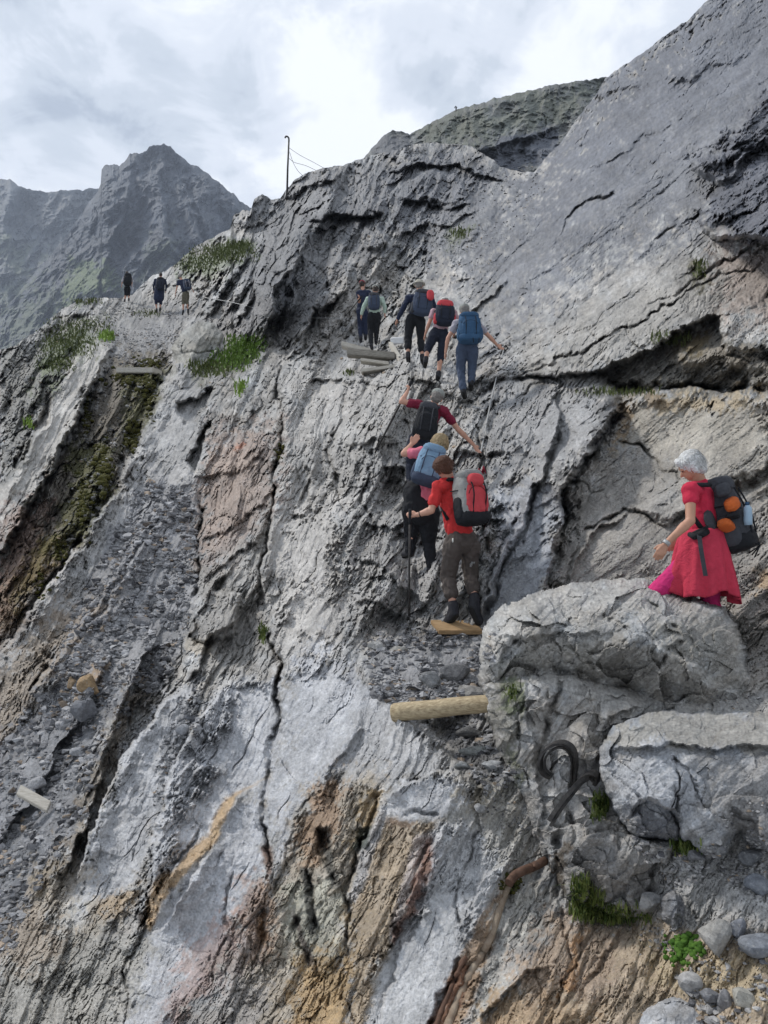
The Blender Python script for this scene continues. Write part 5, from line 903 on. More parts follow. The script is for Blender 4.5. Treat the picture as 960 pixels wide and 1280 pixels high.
def person(d, face, J, label, top, bottom, k=1.0, vox=.01, headgear=None, sleeves=.45, legs='long', belly=.0, group='hikers climbing the path', skin=SK, hairmat=HG, hairstyle='short', grips=(False, False), down=.0, wide=1.0, boots=True, extra=None, wobk=1.0):
    """J: head, neck, hip, and per side ('l' is screen left, 'r' right): sh, el, wr, ha, hp, kn, an, to  -> (px,py,dz)"""
    g = {n: np.array(V(p[0], p[1], d+p[2])) for n, p in J.items()}; f = np.array(unit(face)); up = np.array([0, 0, 1.])
    foot = min([g[n] for n in g if n.endswith('to')], key=lambda v: v[2]); root = empty('person', Vector((g['hip'][0], g['hip'][1], foot[2]-.04*k)), label, 'person', group)
    H = g['head']; Nk = g['neck']; hp = g['hip']; hu = H-Nk; hu /= np.linalg.norm(hu); ff = f-hu*(f@hu)*.7-up*down; ff /= np.linalg.norm(ff); hu2 = hu-ff*(hu@ff); hu2 /= np.linalg.norm(hu2); rt = np.cross(ff, hu2); AX = (rt, ff, hu2)
    chest = Nk*.70+hp*.30
    pr = [_ell(H+hu2*.018*k-ff*.008*k, (.074*k, .092*k, .088*k), AX, 3), _ell(H-hu2*.045*k+ff*.022*k, (.054*k, .066*k, .066*k), AX), _cap(H-hu2*.085*k+ff*.048*k, H-hu2*.085*k+ff*.055*k, .028*k, .024*k),
          _cap(H-hu2*.012*k+ff*.082*k, H-hu2*.036*k+ff*.099*k, .010*k, .013*k, n=8, h=3), _cap(H-hu2*.060*k+ff*.078*k+rt*.012*k, H-hu2*.060*k+ff*.078*k-rt*.012*k, .010*k, .010*k, n=8, h=3), _cap(H+hu2*.012*k+ff*.076*k+rt*.03*k, H+hu2*.012*k+ff*.076*k-rt*.03*k, .012*k, .012*k, n=8, h=3),
          _cap(Nk-hu*.03*k, H-hu2*.05*k-ff*.015*k, .058*k, .052*k)]
    for s_ in (-1, 1): pr.append(_ell(H+rt*s_*.074*k-ff*.004*k-hu2*.015*k, (.010*k, .019*k, .030*k), AX))
    pr += [_cap(hp, chest, .11*k*wide, .12*k*wide, .72, f), _cap(g['lsh']*.85+Nk*.15, g['rsh']*.85+Nk*.15, .055*k, .055*k)]
    for s_ in 'lr':
        pr += [_cap(g[s_+'sh'], g[s_+'el'], .046*k, .036*k), _cap(g[s_+'el'], g[s_+'wr'], .038*k, .025*k), _cap(g[s_+'el']*.75+g[s_+'wr']*.25, g[s_+'el']*.6+g[s_+'wr']*.4, .040*k, .036*k)]
        gi = grips[0 if s_ == 'l' else 1]; out = np.array(up)+f*.2 if not gi else f*.6+up
        pr += hand(g[s_+'wr'], g[s_+'ha'], out if abs(unit(g[s_+'ha']-g[s_+'wr']).z) < .8 else f+np.array([.1, 0, 0]), k, 1.0 if gi else .35, 1, gi)
        pr += [_cap(g[s_+'hp'], g[s_+'kn'], .080*k*wide, .052*k), _cap(g[s_+'kn'], g[s_+'an'], .052*k, .036*k), _cap(g[s_+'kn']*.75+g[s_+'an']*.25-f*.012*k, g[s_+'kn']*.5+g[s_+'an']*.5-f*.008*k, .052*k, .044*k), _cap(g[s_+'an'], g[s_+'to'], .036*k, .030*k)]
    blob('body', pr, vox, skin, root, 3)
    # shirt
    tp = [_cap(hp+(Nk-hp)*.32, chest, .137*k*wide+belly, .142*k*wide, .74, f), _cap(g['lsh'], g['rsh'], .072*k, .072*k), _cap(chest, Nk-hu*.02*k, .12*k, .075*k, .8, f), _cap(hp+(Nk-hp)*.20, hp+(Nk-hp)*.45, .140*k*wide, .138*k*wide, .80, f)]
    for s_ in 'lr':
        a_, b_, c_ = g[s_+'sh'], g[s_+'el'], g[s_+'wr']
        if sleeves <= 1: tp.append(_cap(a_, a_+(b_-a_)*sleeves, .062*k, .064*k))
        else: tp += [_cap(a_, b_, .064*k, .055*k), _cap(b_, b_+(c_-b_)*(sleeves-1), .055*k, .042*k)]
    blob('shirt', tp, vox*1.1, top, root, 4, .012*k*wobk, 12/k, int(d*10))
    bt = [_cap(hp-(g['lhp']-g['rhp'])*.22, hp+(g['lhp']-g['rhp'])*.22, .128*k*wide, .128*k*wide, .88, f)]
    for s_ in 'lr':
        a_, b_, c_ = g[s_+'hp'], g[s_+'kn'], g[s_+'an']
        bt += [_cap(a_, b_, .103*k*wide, .076*k)]
        if legs == 'long': bt += [_cap(b_, b_+(c_-b_)*.93, .075*k, .058*k)]
        elif legs == 'crop': bt += [_cap(b_, b_+(c_-b_)*.52, .076*k, .074*k)]
        elif legs == 'knee': bt += [_cap(b_, b_+(c_-b_)*.18, .074*k, .070*k)]
    blob('shorts' if legs == 'knee' else 'trousers', bt, vox*1.1, bottom, root, 4, .012*k*wobk, 13/k, int(d*10)+5)
    for s_ in 'lr':
        a_, t_ = g[s_+'an'], g[s_+'to']; ft = t_-a_; fl = ft-up*(ft@up); fl = fl/(np.linalg.norm(fl)+1e-6) if np.linalg.norm(fl) > .03 else unit(ft); fl = np.array(fl)
        heel = a_+(t_-a_)*.35-fl*.045*k
        sh = g[s_+'kn']-a_; sh /= np.linalg.norm(sh)
        bo = blob('boot', [_cap(a_+sh*.035*k, heel, .053*k, .050*k), _cap(heel, t_, .052*k, .044*k), _cap(a_, t_*.5+heel*.5, .050*k, .045*k)], vox, BOOT, root, 3)
        if k*60 > d*4: 
            dn = np.cross(np.cross(t_-heel, up), t_-heel); dn = -dn/(np.linalg.norm(dn)+1e-6) if abs((t_-heel)@up) < .95*np.linalg.norm(t_-heel) else -fl
            if dn@up > 0: dn = -dn
            blob('sole', [_cap(heel+dn*.034*k, t_+dn*.030*k, .042*k, .040*k, .45, dn)], vox, SOLE, root, 2)
    # hair
    if hairstyle == 'bob': hp_ = [_ell(H-hu2*.060*k-ff*.060*k, (.075*k, .045*k, .060*k), AX), _ell(H+hu2*.030*k-ff*.022*k, (.092*k, .102*k, .094*k), AX, 3), _ell(H-hu2*.025*k-ff*.048*k, (.088*k, .070*k, .090*k), AX), _cap(H-hu2*.03*k-ff*.01*k+rt*.074*k, H+hu2*.02*k-ff*.01*k+rt*.074*k, .028*k, .034*k), _cap(H-hu2*.03*k-ff*.01*k-rt*.074*k, H+hu2*.02*k-ff*.01*k-rt*.074*k, .028*k, .034*k), _cap(H+hu2*.075*k+ff*.06*k+rt*.03*k, H+hu2*.075*k+ff*.06*k-rt*.03*k, .028*k, .028*k)]
    else: hp_ = [_ell(H+hu2*.030*k-ff*.020*k, (.084*k, .097*k, .090*k), AX, 3), _ell(H-hu2*.012*k-ff*.045*k, (.076*k, .060*k, .078*k), AX)]
    blob('hair', hp_, vox*.9, hairmat, root, 2, .006*k, 34/k, 3)
    if d < 9 and not headgear:
        rs = np.random.default_rng(int(d*100)); co, fc = [], []; lb_ = -.075 if hairstyle == 'bob' else -.045; b0 = np.array(root.location)
        for i in range(900):
            a = rs.uniform(0, 6.283); sx, sy = math.sin(a), -math.cos(a)
            if sy > .55: lo = .045
            elif sy > .2: lo = .0
            else: lo = lb_
            t0 = rs.uniform(0, .55); th1 = rs.uniform(.75, 1.0); prevv = None; rr_ = 1.01+rs.uniform(0, .10); tw = rs.normal()*.25; n0 = len(co)
            for j in range(6):
                t = t0+(th1-t0)*j/5; ph = t*1.62; hh = (.030+.092*math.cos(ph))*k if t < .97 else .025*k; hz_ = hh if t < .62 else hh+(lo-.02)*((t-.62)/.38)*k
                aa = a+tw*t; rad = math.sin(min(ph, 1.5708))*rr_*(1.03+.06*rs.uniform(-1, 1)*(j/5)); p = H+rt*math.sin(aa)*.088*rad*k-ff*(math.cos(aa)*.100*rad+.020)*k+hu2*hz_
                wv = np.cross(hu2, p-H); wv = wv/(np.linalg.norm(wv)+1e-9)*.0028*k*(1-.7*abs(j/5-.4)); co += [p-wv-b0, p+wv-b0]
            for j in range(5): q = n0+j*2; fc.append((q, q+1, q+3, q+2))
        me = bpy.data.meshes.new('hair_strands'); me.from_pydata([list(c) for c in co], [], fc); me.materials.append(hairmat); so = link('hair_strands', me, root); so['kind'] = 'stuff'
    if headgear: 
        hg, kind = headgear
        c = [_ell(H+hu2*.052*k-ff*.008*k, (.092*k, .104*k, .074*k), AX, 3)]
        if kind == 'brim': c.append(_ell(H+hu2*.028*k, (.132*k, .140*k, .016*k), AX, 3))
        if kind == 'cap': c.append(_ell(H+hu2*.030*k+ff*.10*k, (.062*k, .075*k, .012*k), AX, 3))
        blob('hat', c, vox, hg, root, 2)
    if k*60 > d*8 or extra == 'face':
        for s_ in (-1, 1):
            c, f_ = _ell(H+rt*s_*.031*k+ff*.079*k+hu2*.0*k, (.011*k, .006*k, .007*k), AX); me = bpy.data.meshes.new('eye'); me.from_pydata((c-np.array(root.location)).tolist(), [], f_); me.materials.append(HD); link('eye', me, root)
    return root, g, f
def backpack(center, back, upv, size, label, body, lid=None, pocket=None, base=None, k=1., e=4., strap=BLK, lidsize=.26, pockets=True, side=None, straps=(), group=None, hang=0):
    """size = (width, height, depth); back = direction away from the wearer's back"""
    u = unit(upv); b = Vector(back); b = (b-u*b.dot(u)).normalized(); r = b.cross(u)*-1; ax = (r, u, b); w, h, dp_ = [s*.5 for s in size]; c = Vector(center)
    root = empty('backpack', c-u*h, label, 'backpack', group)
    pad('main_compartment', c, ax, (w, h*.96, dp_), body, root, 3.6, .10, .06, .05, 3, .25)
    if lid: pad('lid', c+u*h*.80+b*dp_*.06, ax, (w*.86, h*lidsize, dp_*.94), lid, root, 3., .12, .0, .06, 5)
    if pocket: pad('front_pocket', c-u*h*.12+b*dp_*.80, ax, (w*.78, h*.56, dp_*.36), pocket, root, 3.2, .12, .1, .05, 7)
    if base: pad('base_panel', c-u*h*.74, ax, (w*.97, h*.28, dp_*1.05), base, root, 3.2, -.04, 0, .04, 9)
    if pockets:
        for s_ in (-1, 1): pad('side_pocket', c-u*h*.42+r*s_*w*.88, ax, (w*.22, h*.42, dp_*.62), side or strap, root, 3, .1, 0, .05, 11)
        for s_ in (-1, 1): tube('compression_strap', [c+u*h*.30+r*s_*w*.98-b*dp_*.7, c+u*h*.24+r*s_*w*1.0, c+u*h*.2+r*s_*w*.72+b*dp_*.95], .006*k, strap, root, 6)
    for s_ in (-1, 1): tube('webbing', [c+u*h*(.62-.09*i)+r*s_*w*.42+b*dp_*(1.02+.16*math.sin(i/14*math.pi)+(.25 if pocket else 0)*math.sin(min(i/14*1.25, 1)*math.pi)) for i in range(15)], .007*k, strap, root, 6)
    tube('zip', [c-u*h*.05+r*w*.62*math.sin(a)+u*h*.36*math.cos(a)+b*dp_*(1.10 if pocket else .98) for a in [-1.35+.3*i for i in range(10)]], .004*k, strap, root, 5)
    tube('haul_loop', [c+u*h*.90-b*dp_*.7+r*w*.15, c+u*h*1.10-b*dp_*.8, c+u*h*.90-b*dp_*.7-r*w*.15], .008*k, strap, root, 6)
    for pth in straps: tube('shoulder_strap', [Vector(p) for p in pth], .019*k, strap, root, 8)
    for i in range(hang): tube('loose_strap', [c-u*h*(.6+.1*i)+b*dp_*.7+r*w*(.6-.5*i), c-u*h*1.0+b*dp_*(.95+.1*i)+r*w*(.65-.5*i), c-Vector((0, 0, 1))*h*(1.16+.07*i)+b*dp_*(.9+.25*i)+r*w*(.6-.4*i)], .0065*k, strap, root, 5)
    return root
def pole_px(a, b, da, db, label, k=1.):
    for t in (.25, .4, .6, .8, .95, 1.0): db = min(db, (near(a[0]+(b[0]-a[0])*t, a[1]+(b[1]-a[1])*t)-.05-(1-t)*da)/t)
    return pole(V(*a, da), V(*b, db), label, k)
def pole(a, b, label, k=1., d=10):
    a, b = Vector(a), Vector(b); q = empty('trekking_pole', b, label, 'trekking pole'); n = (b-a).normalized()
    tube('shaft', [a, a.lerp(b, .5), b-n*.03], [.012*k, .011*k, .009*k], MIR, q, 8); tube('grip', [a-n*.02, a+n*.13*k], [.017*k, .014*k], BLK, q, 8); tube('basket', [b-n*.075*k, b-n*.065*k], [.026*k, .024*k], BLK, q, 10); tube('tip', [b-n*.035, b], [.006*k, .003*k], MST, q, 6); return q
AWAY = (0.05, 1, 0.0)
# 1 woman in red, beside the boulder -------------------------------------------------
dW = 5.95
rw, g, f = person(dW, (-.97, .22, 0), dict(head=(862.5,582,-.02), neck=(874,604,0), hip=(881,673,0), lsh=(863,613,-.17), lel=(863,651,-.27), lwr=(833,679,-.27), lha=(819,703,-.27),
  rsh=(884,610,.17), rel=(872,648,.26), rwr=(846,670,.25), rha=(838,684,.25), lhp=(872,693,.02), lkn=(813,748,.05), lan=(826,800,.03), lto=(812,812,.03), rhp=(884,684,.09), rkn=(888,752,.10), ran=(905,812,.10), rto=(886,824,.10)),
  'white haired woman in a crimson top and red skirt facing left behind the huge boulder', CRIM, MAG, .98, .0052, sleeves=.28, legs='long', hairmat=HW, hairstyle='bob', skin=SKT, down=.28, extra='face', wobk=.4, group=None)
def skirt(root, waist, hem, mat, name, seed=0, rows=26, cols=96, wob=.03, folds=9):
    """waist, hem: (centre, right half vector, forward half vector)"""
    co, fc = [], []; b0 = np.array(root.location); r = np.random.default_rng(seed); ph = r.uniform(0, 6, 4)
    for i in range(rows):
        t = i/(rows-1)
        for j in range(cols):
            a = 2*math.pi*j/cols; c = waist[0]*(1-t)+hem[0]*t; e1 = waist[1]*(1-t**.7)+hem[1]*t**.7; e2 = waist[2]*(1-t**.7)+hem[2]*t**.7
            k_ = 1+t*(.15*math.sin(a*folds+ph[0]+t*1.4)*(.6+.4*math.sin(a*2+1))+.07*math.sin(a*(folds*2-3)+ph[1]-t*2)); p = c+(e1*math.cos(a)+e2*math.sin(a))*k_; p[2] += t*(.030*math.sin(a*3+ph[2])+.012*math.sin(a*7+ph[3]))
            co.append(p-b0)
    for i in range(rows-1):
        for j in range(cols): fc.append((i*cols+j, i*cols+(j+1) % cols, (i+1)*cols+(j+1) % cols, (i+1)*cols+j))
    me = bpy.data.meshes.new(name); me.from_pydata([list(c) for c in co], [], fc); me.materials.append(mat); o = link(name, me, root)
    for p in me.polygons: p.use_smooth = True
    s = o.modifiers.new('t', 'SOLIDIFY'); s.thickness = .006; return o
A3 = lambda x, y, z=0: np.array(V(x, y, dW+z))
wl = A3(877, 664); hm = A3(879, 746); HX = np.array([1., 0, 0]); HY_ = np.array([0, 1., 0])
skirt(rw, (wl, HX*.145+HY_*-.02, HY_*.16), (hm+np.array([.0, 0, 0]), HX*.25-HY_*.05+np.array([0, 0, -.022]), HY_*.22+HX*.03), SKIRT, 'skirt', 3)
tube('wrist_watch', [A3(834,677.5,-.27)+np.array([0.004,0,0.004]), A3(831.5,680.5,-.27)], [.031, .031], MST, rw, 12)
c = A3(909, 644, 0); upW = np.array([-.30, .02, 1.]); bk = np.array([1., -.85, .30])
bp_ = backpack(c, bk, upW, (.32, .60, .27), 'large charcoal and orange backpack on the woman in red', CHAR, CHAR, None, BLK, 1., 3.6, BLK, .24, True, CHAR,
  straps=[[tuple(A3(888,606,-.14)), tuple(A3(872,606,-.19)), tuple(A3(861,618,-.19)), tuple(A3(862,640,-.15)), tuple(A3(878,662,-.12))], [tuple(A3(892,604,.10)), tuple(A3(878,602,.16)), tuple(A3(866,616,.15))], [tuple(A3(884,660,-.14)), tuple(A3(874,664,-.17)), tuple(A3(866,668,-.12))]], hang=3)
u_ = unit(upW); b_ = Vector(bk); b_ = (b_-u_*b_.dot(u_)).normalized(); r_ = b_.cross(u_)*-1; cV = Vector(c)
for nm, x, y, z, hh, mt, tl in (('orange_panel', 915, 630, -.21, (.10, .050, .055), ORAN, -.25), ('orange_panel', 908, 657, -.215, (.10, .038, .055), ORAN, .45), ('side_mesh_pocket', 887, 650, -.16, (.045, .085, .04), CHAR, 0), ('top_pocket', 903, 612, -.17, (.09, .045, .06), CHAR, -.3), ('buckle_flap', 916, 645, -.225, (.075, .022, .05), BLK, .2)):
    pad(nm, A3(x, y, z+.035), (Matrix.Rotation(-tl, 3, b_)@r_, Matrix.Rotation(-tl, 3, b_)@u_, b_), hh, mt, bp_, 2.8, .15, 0, .08, 4)
tube('hip_belt', [A3(884,664,-.17), A3(876,668,-.19), A3(868,671,-.17), A3(862,668,-.10)], [.028, .03, .026, .02], BLK, bp_, 8)
ribbon('hanging_strap', [A3(874,668,-.20), A3(876,685,-.245), A3(879,703,-.262), A3(882,720,-.275)], (.032, -.004, 0), .006, CHAR, bp_)
bt_ = empty('water_bottle', V(936, 652, dW-.20), 'clear blue tinted water bottle in the side of the charcoal and orange backpack', 'bottle')
MPB, tB, bB = new_mat('bottle_plastic'); bB.inputs['Base Color'].default_value = (.42, .58, .72, 1); bB.inputs['Roughness'].default_value = .15; bB.inputs['Transmission Weight'].default_value = .35
tube('bottle_body', [V(935.5,656,dW-.20), V(935,650,dW-.20), V(935,641,dW-.20), V(934.5,635,dW-.20), V(934,631,dW-.20)], [.030, .032, .031, .030, .014], MPB, bt_, 14); tube('cap', [V(934,631,dW-.20), V(933.8,627.5,dW-.20)], .016, BLUEP, bt_, 12)
# 2 man in red shirt -----------------------------------------------------------------
dR = 7.42
rr, g, f = person(dR, (-.45, .9, 0), dict(head=(554,585,-.03), neck=(561,600,0), hip=(577,676,0), lsh=(548,609,-.10), lel=(539,638,-.16), lwr=(522,643.5,-.12), lha=(511,643,-.10),
  rsh=(583,606,.12), rel=(594,636,.22), rwr=(580,655,.32), rha=(572,660,.36), lhp=(567,682,-.06), lkn=(560,720,.05), lan=(567,760,-.04), lto=(556,781,.02), rhp=(588,682,.05), rkn=(588,718,.10), ran=(594,750,-.02), rto=(599,776,-.03)),
  'hiker in a red polo shirt and taupe cropped trousers stepping off the loose board', RED, TAUPE, 1.0, .0058, sleeves=.62, legs='crop', hairmat=HB, hairstyle='short', grips=(True, False), down=.25, wide=1.04)
blob('collar', [_cap(V(552,600,dR-.06), V(568,598,dR-.05), .022, .022), _cap(V(568,598,dR-.05), V(573,600,dR+.05), .022, .02)], .008, RED, rr, 2); tube('wristband', [V(525.5,642.5,dR-.122), V(523.6,643,dR-.122)], .033, BLK, rr, 10); tube('wristband', [V(566, 673, dR-.15), V(566, 678, dR-.16)], .007, WHT, rr, 6)
bpr = backpack(V(588,622,dR-.19), (.42, -.9, .12), (-.10, .02, 1), (.33, .54, .25), 'grey and red backpack worn by the hiker in the red polo shirt', GREYP, GREYP, REDP, BLK, 1, 3.6, BLK, .20, True, BLK, straps=[[tuple(V(573,600,dR-.1)), tuple(V(561,599,dR-.09)), tuple(V(552,608,dR-.02)), tuple(V(551,630,dR-.04)), tuple(V(560,650,dR-.1))]], hang=1)
pad('red_top_pocket', V(594,600,dR-.27), (Vector((.9, .42, 0)), Vector((0, 0, 1)), Vector((.42, -.9, 0))), (.085, .065, .06), REDP, bpr, 2.6)
for i in range(2): tube('tied_bandana', [V(597+i*5, 595, dR-.16), V(599+i*6, 587-3*i, dR-.16), V(604+i*3, 592, dR-.18)], [.014, .018, .006], DRED, bpr, 6)
pole(V(512.5,639,dR-.13), V(511,779,dR-.02), 'thin black trekking pole planted by the red shirted hiker', 1.0)
# 3 woman in pink ----------------------------------------------------------------------
dP = 8.15
rp, g, f = person(dP, (-.2, 1, 0), dict(head=(549,556,-.0), neck=(547,572,-.03), hip=(525,634,-.02), lsh=(527,566,-.02), lel=(505,567,-.02), lwr=(514,556,.10), lha=(521,547,.16),
  rsh=(556,578,.02), rel=(556,602,.12), rwr=(549,612,.25), rha=(545,608,.32), lhp=(516,640,-.02), lkn=(514,668,.14), lan=(513,690,.10), lto=(506,693,.22), rhp=(536,642,0), rkn=(536,678,.08), ran=(539,708,-.02), rto=(537,720,.10)),
  'blond hiker in a pink top and black trousers, close behind the maroon shirted one', PINKC, BLK, 1.0, .0085, sleeves=.55, hairmat=HY, hairstyle='bob', wide=1.22, down=.1)
blob('jacket', [_cap(V(524,618,dP-.02), V(527,636,dP-.02), .185, .19, .8, (0, 1, 0))], .012, BLK, rp, 4, .006, 10)
backpack(V(537,582,dP-.23), (.05, -1, .25), (.33, .05, 1), (.31, .44, .22), 'pale blue and slate backpack on the blond hiker in pink', LBLUE, LBLUE, LBLUE, SLATE, 1, 3.4, SLATE, .26, True, SLATE, straps=[[tuple(V(538,562,dP-.12)), tuple(V(530,560,dP-.03)), tuple(V(526,570,dP+.06))]])
# 4 man in maroon ----------------------------------------------------------------------
dM = 9.9
rm, g, f = person(dM, (0, 1, 0), dict(head=(546,497,0), neck=(542,507,0), hip=(525,552,0), lsh=(524,506,0), lel=(502,502,-.03), lwr=(509,490,.06), lha=(513,480,.10),
  rsh=(556,515,0), rel=(573,537,.02), rwr=(592,556,.12), rha=(599,567,.16), lhp=(517,557,0), lkn=(514,578,.12), lan=(513,604,.02), lto=(513,610,.14), rhp=(532,560,0), rkn=(534,585,.1), ran=(534,610,.0), rto=(533,617,.12)),
  'hiker in a maroon shirt and pale cap reaching out to the safety cable', MARO, DNAVY, 1.0, .010, ((GRH), 'cap'), .5, hairmat=HG, grips=(True, False))
backpack(V(533,527,dM-.20), (.0, -1, .12), (.18, .05, 1), (.30, .50, .22), 'black backpack on the maroon shirted hiker', BLK, CHAR, BLK, None, 1, 3.6, CHAR, .24, True, BLK, straps=[[tuple(V(529,506,dM-.1)), tuple(V(528,502,dM)), tuple(V(524,514,dM+.07))], [tuple(V(547,510,dM-.1)), tuple(V(551,508,dM)), tuple(V(551,520,dM+.07))]])
pole_px((514,478), (467.5,568.5), dM+.06, dM+.3, 'black trekking pole slanting down left from the maroon shirted hiker', 1.3)
# 5-7 the three on the rocks above ------------------------------------------------------
dA = 12.6
person(dA, (.12, 1, 0), dict(head=(581,389,0), neck=(583,399,0), hip=(584,432,0), lsh=(571,404,0), lel=(560,423,0), lwr=(557,440,.05), lha=(556,449,.08), rsh=(599,408,0), rel=(612,421,.03), rwr=(621,431,.08), rha=(628,437,.12),
  lhp=(577,437,0), lkn=(576,462,.1), lan=(579,488,-.02), lto=(581,496,.10), rhp=(591,438,0), rkn=(590,462,.12), ran=(589,478,.05), rto=(588,486,.18)), 'hiker in a grey tee and blue grey trousers reaching to the upper anchor', LGREY, DENIM, 1.0, .012, sleeves=.45, hairmat=HG, headgear=(GRH, 'cap'), down=.1)
backpack(V(587,410,dA-.20), (.05, -1, .1), (-.02, .05, 1), (.40, .52, .24), 'deep blue backpack on the hiker with a hand on the upper anchor', BLUEP, BLUEP, BLUEP, BLUEP, 1, 3.4, BLK, .22, True, BLUEP, hang=2)
dB = 13.9
person(dB, (.05, 1, 0), dict(head=(556,380,.05), neck=(556,388,.02), hip=(549,416,0), lsh=(542,390,0), lel=(536,405,0), lwr=(532,417,.05), lha=(530,424,.08), rsh=(567,392,0), rel=(573,404,.1), rwr=(570,414,.2), rha=(567,418,.25),
  lhp=(542,420,0), lkn=(535,436,.05), lan=(532,450,-.02), lto=(531,457,.12), rhp=(555,420,0), rkn=(551,446,.08), ran=(548,468,-.02), rto=(547,475,.10)), 'hiker in knee length navy shorts and white cap, middle of the upper trio', PGREY, DNAVY, 1.0, .013, sleeves=.4, legs='knee', headgear=(WHT, 'cap'), down=.2)
backpack(V(556,393,dB-.20), (.05, -1, .1), (.06, .05, 1), (.38, .46, .22), 'dark backpack with a scarlet lid between two other packs', DNAVY, REDP, DNAVY, None, 1, 3.4, BLK, .36, True, REDP)
dC = 15.4
person(dC, (.1, 1, 0), dict(head=(524,357,.05), neck=(524,367,.02), hip=(519,398,0), lsh=(511,372,0), lel=(503,387,0), lwr=(497,399,.05), lha=(494,406,.08), rsh=(538,372,0), rel=(543,386,.1), rwr=(540,396,.2), rha=(538,400,.25),
  lhp=(513,402,0), lkn=(510,424,.08), lan=(510,444,-.02), lto=(511,454,.10), rhp=(526,402,0), rkn=(526,426,.1), ran=(528,447,-.02), rto=(530,456,.10)), 'hiker in a long sleeved navy jacket and beige hat beside the timber steps', NAVY, BLK, 1.04, .014, sleeves=1.9, legs='crop', headgear=(BEI, 'brim'))
bpc = backpack(V(528,379,dC-.22), (.1, -1, .1), (.12, .05, 1), (.42, .56, .24), 'slate backpack with a red side pocket on the navy jacketed hiker', SLATE, CHAR, SLATE, None, 1, 3.4, BLK, .22, True, CHAR); pad('red_pocket', V(538,369,dC-.34), (RT, UP, Vector((0, -1, 0))), (.075, .11, .06), REDP, bpc, 2.6)
# 8-9 at the steps ---------------------------------------------------------------------
dD = 19.4
person(dD, (0, 1, 0), dict(head=(469.5,362,.05), neck=(469,370,.02), hip=(468,394,0), lsh=(460,374,0), lel=(454,385,0), lwr=(452,393,.05), lha=(451,398,.08), rsh=(477,374,0), rel=(481,383,0), rwr=(481,391,.05), rha=(481,396,.08),
  lhp=(464,397,0), lkn=(463,412,.1), lan=(464,430,0), lto=(465,436,.12), rhp=(472,397,0), rkn=(471,410,.1), ran=(470,425,.2), rto=(470,429,.3)), 'hiker in a mint green top and black trousers on the timber steps', MINT, BLK, 1.0, .016, sleeves=1.9, hairmat=HD, headgear=(GRH, 'cap'))
backpack(V(467.5,377,dD-.19), (0, -1, .1), (0, .05, 1), (.32, .46, .2), 'dark blue grey backpack on the mint green top', SLATE, CHAR, SLATE, None, 1, 3.4, CHAR, .24, False, hang=0)
dE = 20.6
person(dE, (.25, 1, 0), dict(head=(453,356,.05), neck=(454,363,.02), hip=(452,388,0), lsh=(448,366,0), lel=(449,378,-.05), lwr=(450,374,-.25), lha=(449,371,-.3), rsh=(461,366,0), rel=(463,377,.1), rwr=(462,385,.2), rha=(462,388,.25),
  lhp=(450,391,0), lkn=(450,407,.1), lan=(451,422,0), lto=(451,427,.12), rhp=(456,391,0), rkn=(457,406,.1), ran=(457,420,.1), rto=(457,424,.2)), 'hiker in dark navy half hidden behind the mint green one', NAVY, NAVY, 1.0, .017, hairmat=HD, sleeves=.4, headgear=(DRED, 'cap'))
pole_px((452,371), (430,397), dE-.3, dE, 'thin pole held by the half hidden navy hiker', 1.3)
# 10-12 far left -------------------------------------------------------------------------
dF_ = near(157, 377)-.3
person(dF_, (.1, 1, 0), dict(head=(159,342,.05), neck=(159,346,.02), hip=(159,360,0), lsh=(155,347,0), lel=(153,352,0), lwr=(152,357,.05), lha=(152,360,.08), rsh=(164,347,0), rel=(165,352,.1), rwr=(165,357,.2), rha=(165,359,.25),
  lhp=(157,361,0), lkn=(157,368,.05), lan=(156,375,0), lto=(156,377,.15), rhp=(161,361,0), rkn=(161,368,.1), ran=(161,374,.1), rto=(161,376,.2)), 'leftmost far hiker, black pack and shorts with a pale sleeve', LGREY, BLK, .92, .026, sleeves=.9, legs='knee', hairmat=HD, group='three far hikers on the ridge')
backpack(V(159.5,350,dF_-.2), (0, -1, .1), (0, .05, 1), (.40, .66, .26), 'black backpack on the leftmost far hiker', BLK, BLK, BLK, None, 1.2, 3.4, BLK, .24, False)
dG = near(198, 391)-.3
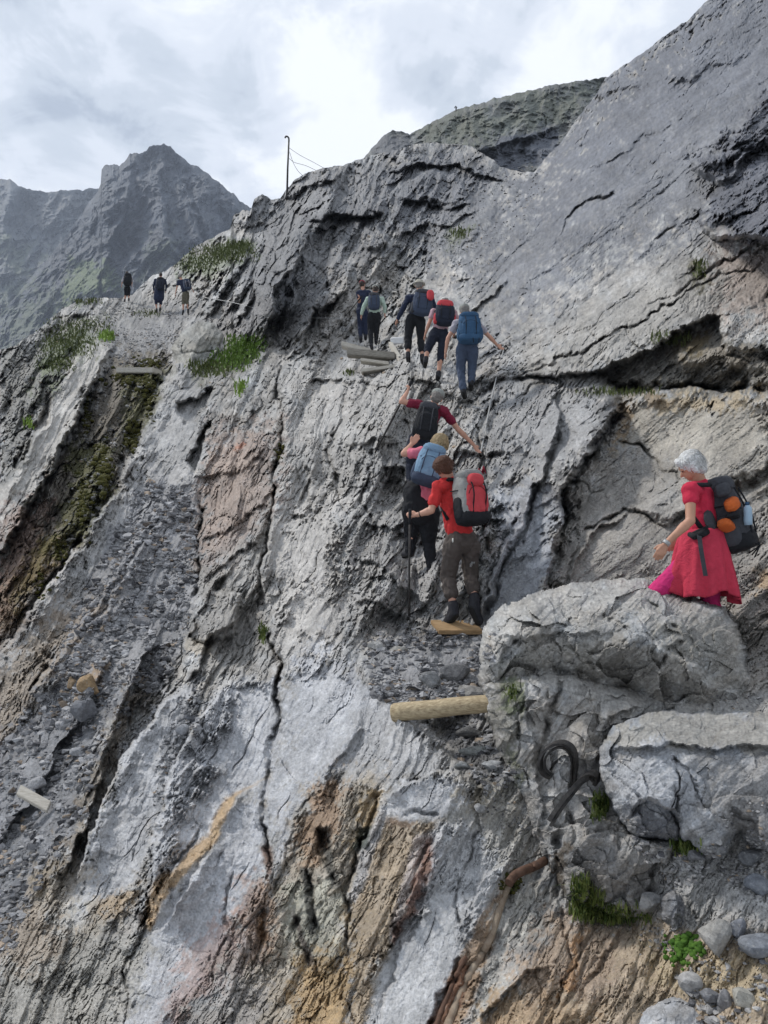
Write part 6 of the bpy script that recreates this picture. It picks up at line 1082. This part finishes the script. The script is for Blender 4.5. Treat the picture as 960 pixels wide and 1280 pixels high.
rg, *_ = person(dG, (.1, 1, 0), dict(head=(201,344,.05), neck=(200,349,.02), hip=(198,368,0), lsh=(194,350,0), lel=(192,357,0), lwr=(192,364,.05), lha=(192,367,.08), rsh=(206,350,0), rel=(208,357,.0), rwr=(207,364,.05), rha=(207,367,.08),
  lhp=(196,370,0), lkn=(195,379,.05), lan=(196,387,0), lto=(196,391,.15), rhp=(201,370,0), rkn=(201,379,.1), ran=(200,386,.1), rto=(200,389,.2)), 'middle far hiker in a long navy jacket with bare calves', NAVY, NAVY, .95, .026, sleeves=1.9, legs='knee', hairmat=HD, group='three far hikers on the ridge')
blob('jacket', [_cap(V(200,352,dG), V(198.5,372,dG), .21, .25, .75, (0, 1, 0))], .03, NAVY, rg, 3)
backpack(V(200.5,355,dG-.25), (0, -1, .1), (0, .05, 1), (.40, .60, .26), 'dark backpack on the middle far hiker', DNAVY, BLK, DNAVY, None, 1.2, 3.4, BLK, .24, False)
dH = near(230, 395)-.3
person(dH, (-.3, 1, 0), dict(head=(225,346,.05), neck=(227,350,.02), hip=(232,367,0), lsh=(223,352,0), lel=(221,360,0), lwr=(219,368,.05), lha=(219,371,.08), rsh=(233,351,0), rel=(238,358,.0), rwr=(241,363,.05), rha=(242,365,.08),
  lhp=(230,369,0), lkn=(229,378,.05), lan=(229,389,0), lto=(228,393,.15), rhp=(234,369,0), rkn=(234,378,.1), ran=(235,388,.1), rto=(235,391,.2)), 'rightmost far hiker leaning forward in khaki shorts', NAVY, KHAKI, .95, .026, sleeves=.5, legs='knee', hairmat=HG, group='three far hikers on the ridge')
backpack(V(234,356,dH-.2), (.3, -1, .2), (-.25, .05, 1), (.34, .50, .24), 'dark purple grey backpack on the rightmost far hiker', SLATE, SLATE, DNAVY, None, 1.2, 3.4, LGREY, .24, False)
# ================================================================== the air between
bm = bmesh.new(); bmesh.ops.create_cube(bm, size=1.0); me = bpy.data.meshes.new('haze'); bm.to_mesh(me); bm.free(); hz = link('haze', me); hz.scale = (2600, 2400, 900); hz.location = (0, 900, 900/2-130); props(hz, kind='stuff')
mh = bpy.data.materials.new('haze_air'); mh.use_nodes = True; t = mh.node_tree; t.nodes.clear(); o = N(t, 'ShaderNodeOutputMaterial'); pv = N(t, 'ShaderNodeVolumePrincipled')
pv.inputs['Color'].default_value = (.72, .82, 1.0, 1); pv.inputs['Density'].default_value = .00021; pv.inputs['Anisotropy'].default_value = .3; L(t, pv.outputs[0], o.inputs['Volume']); me.materials.append(mh)
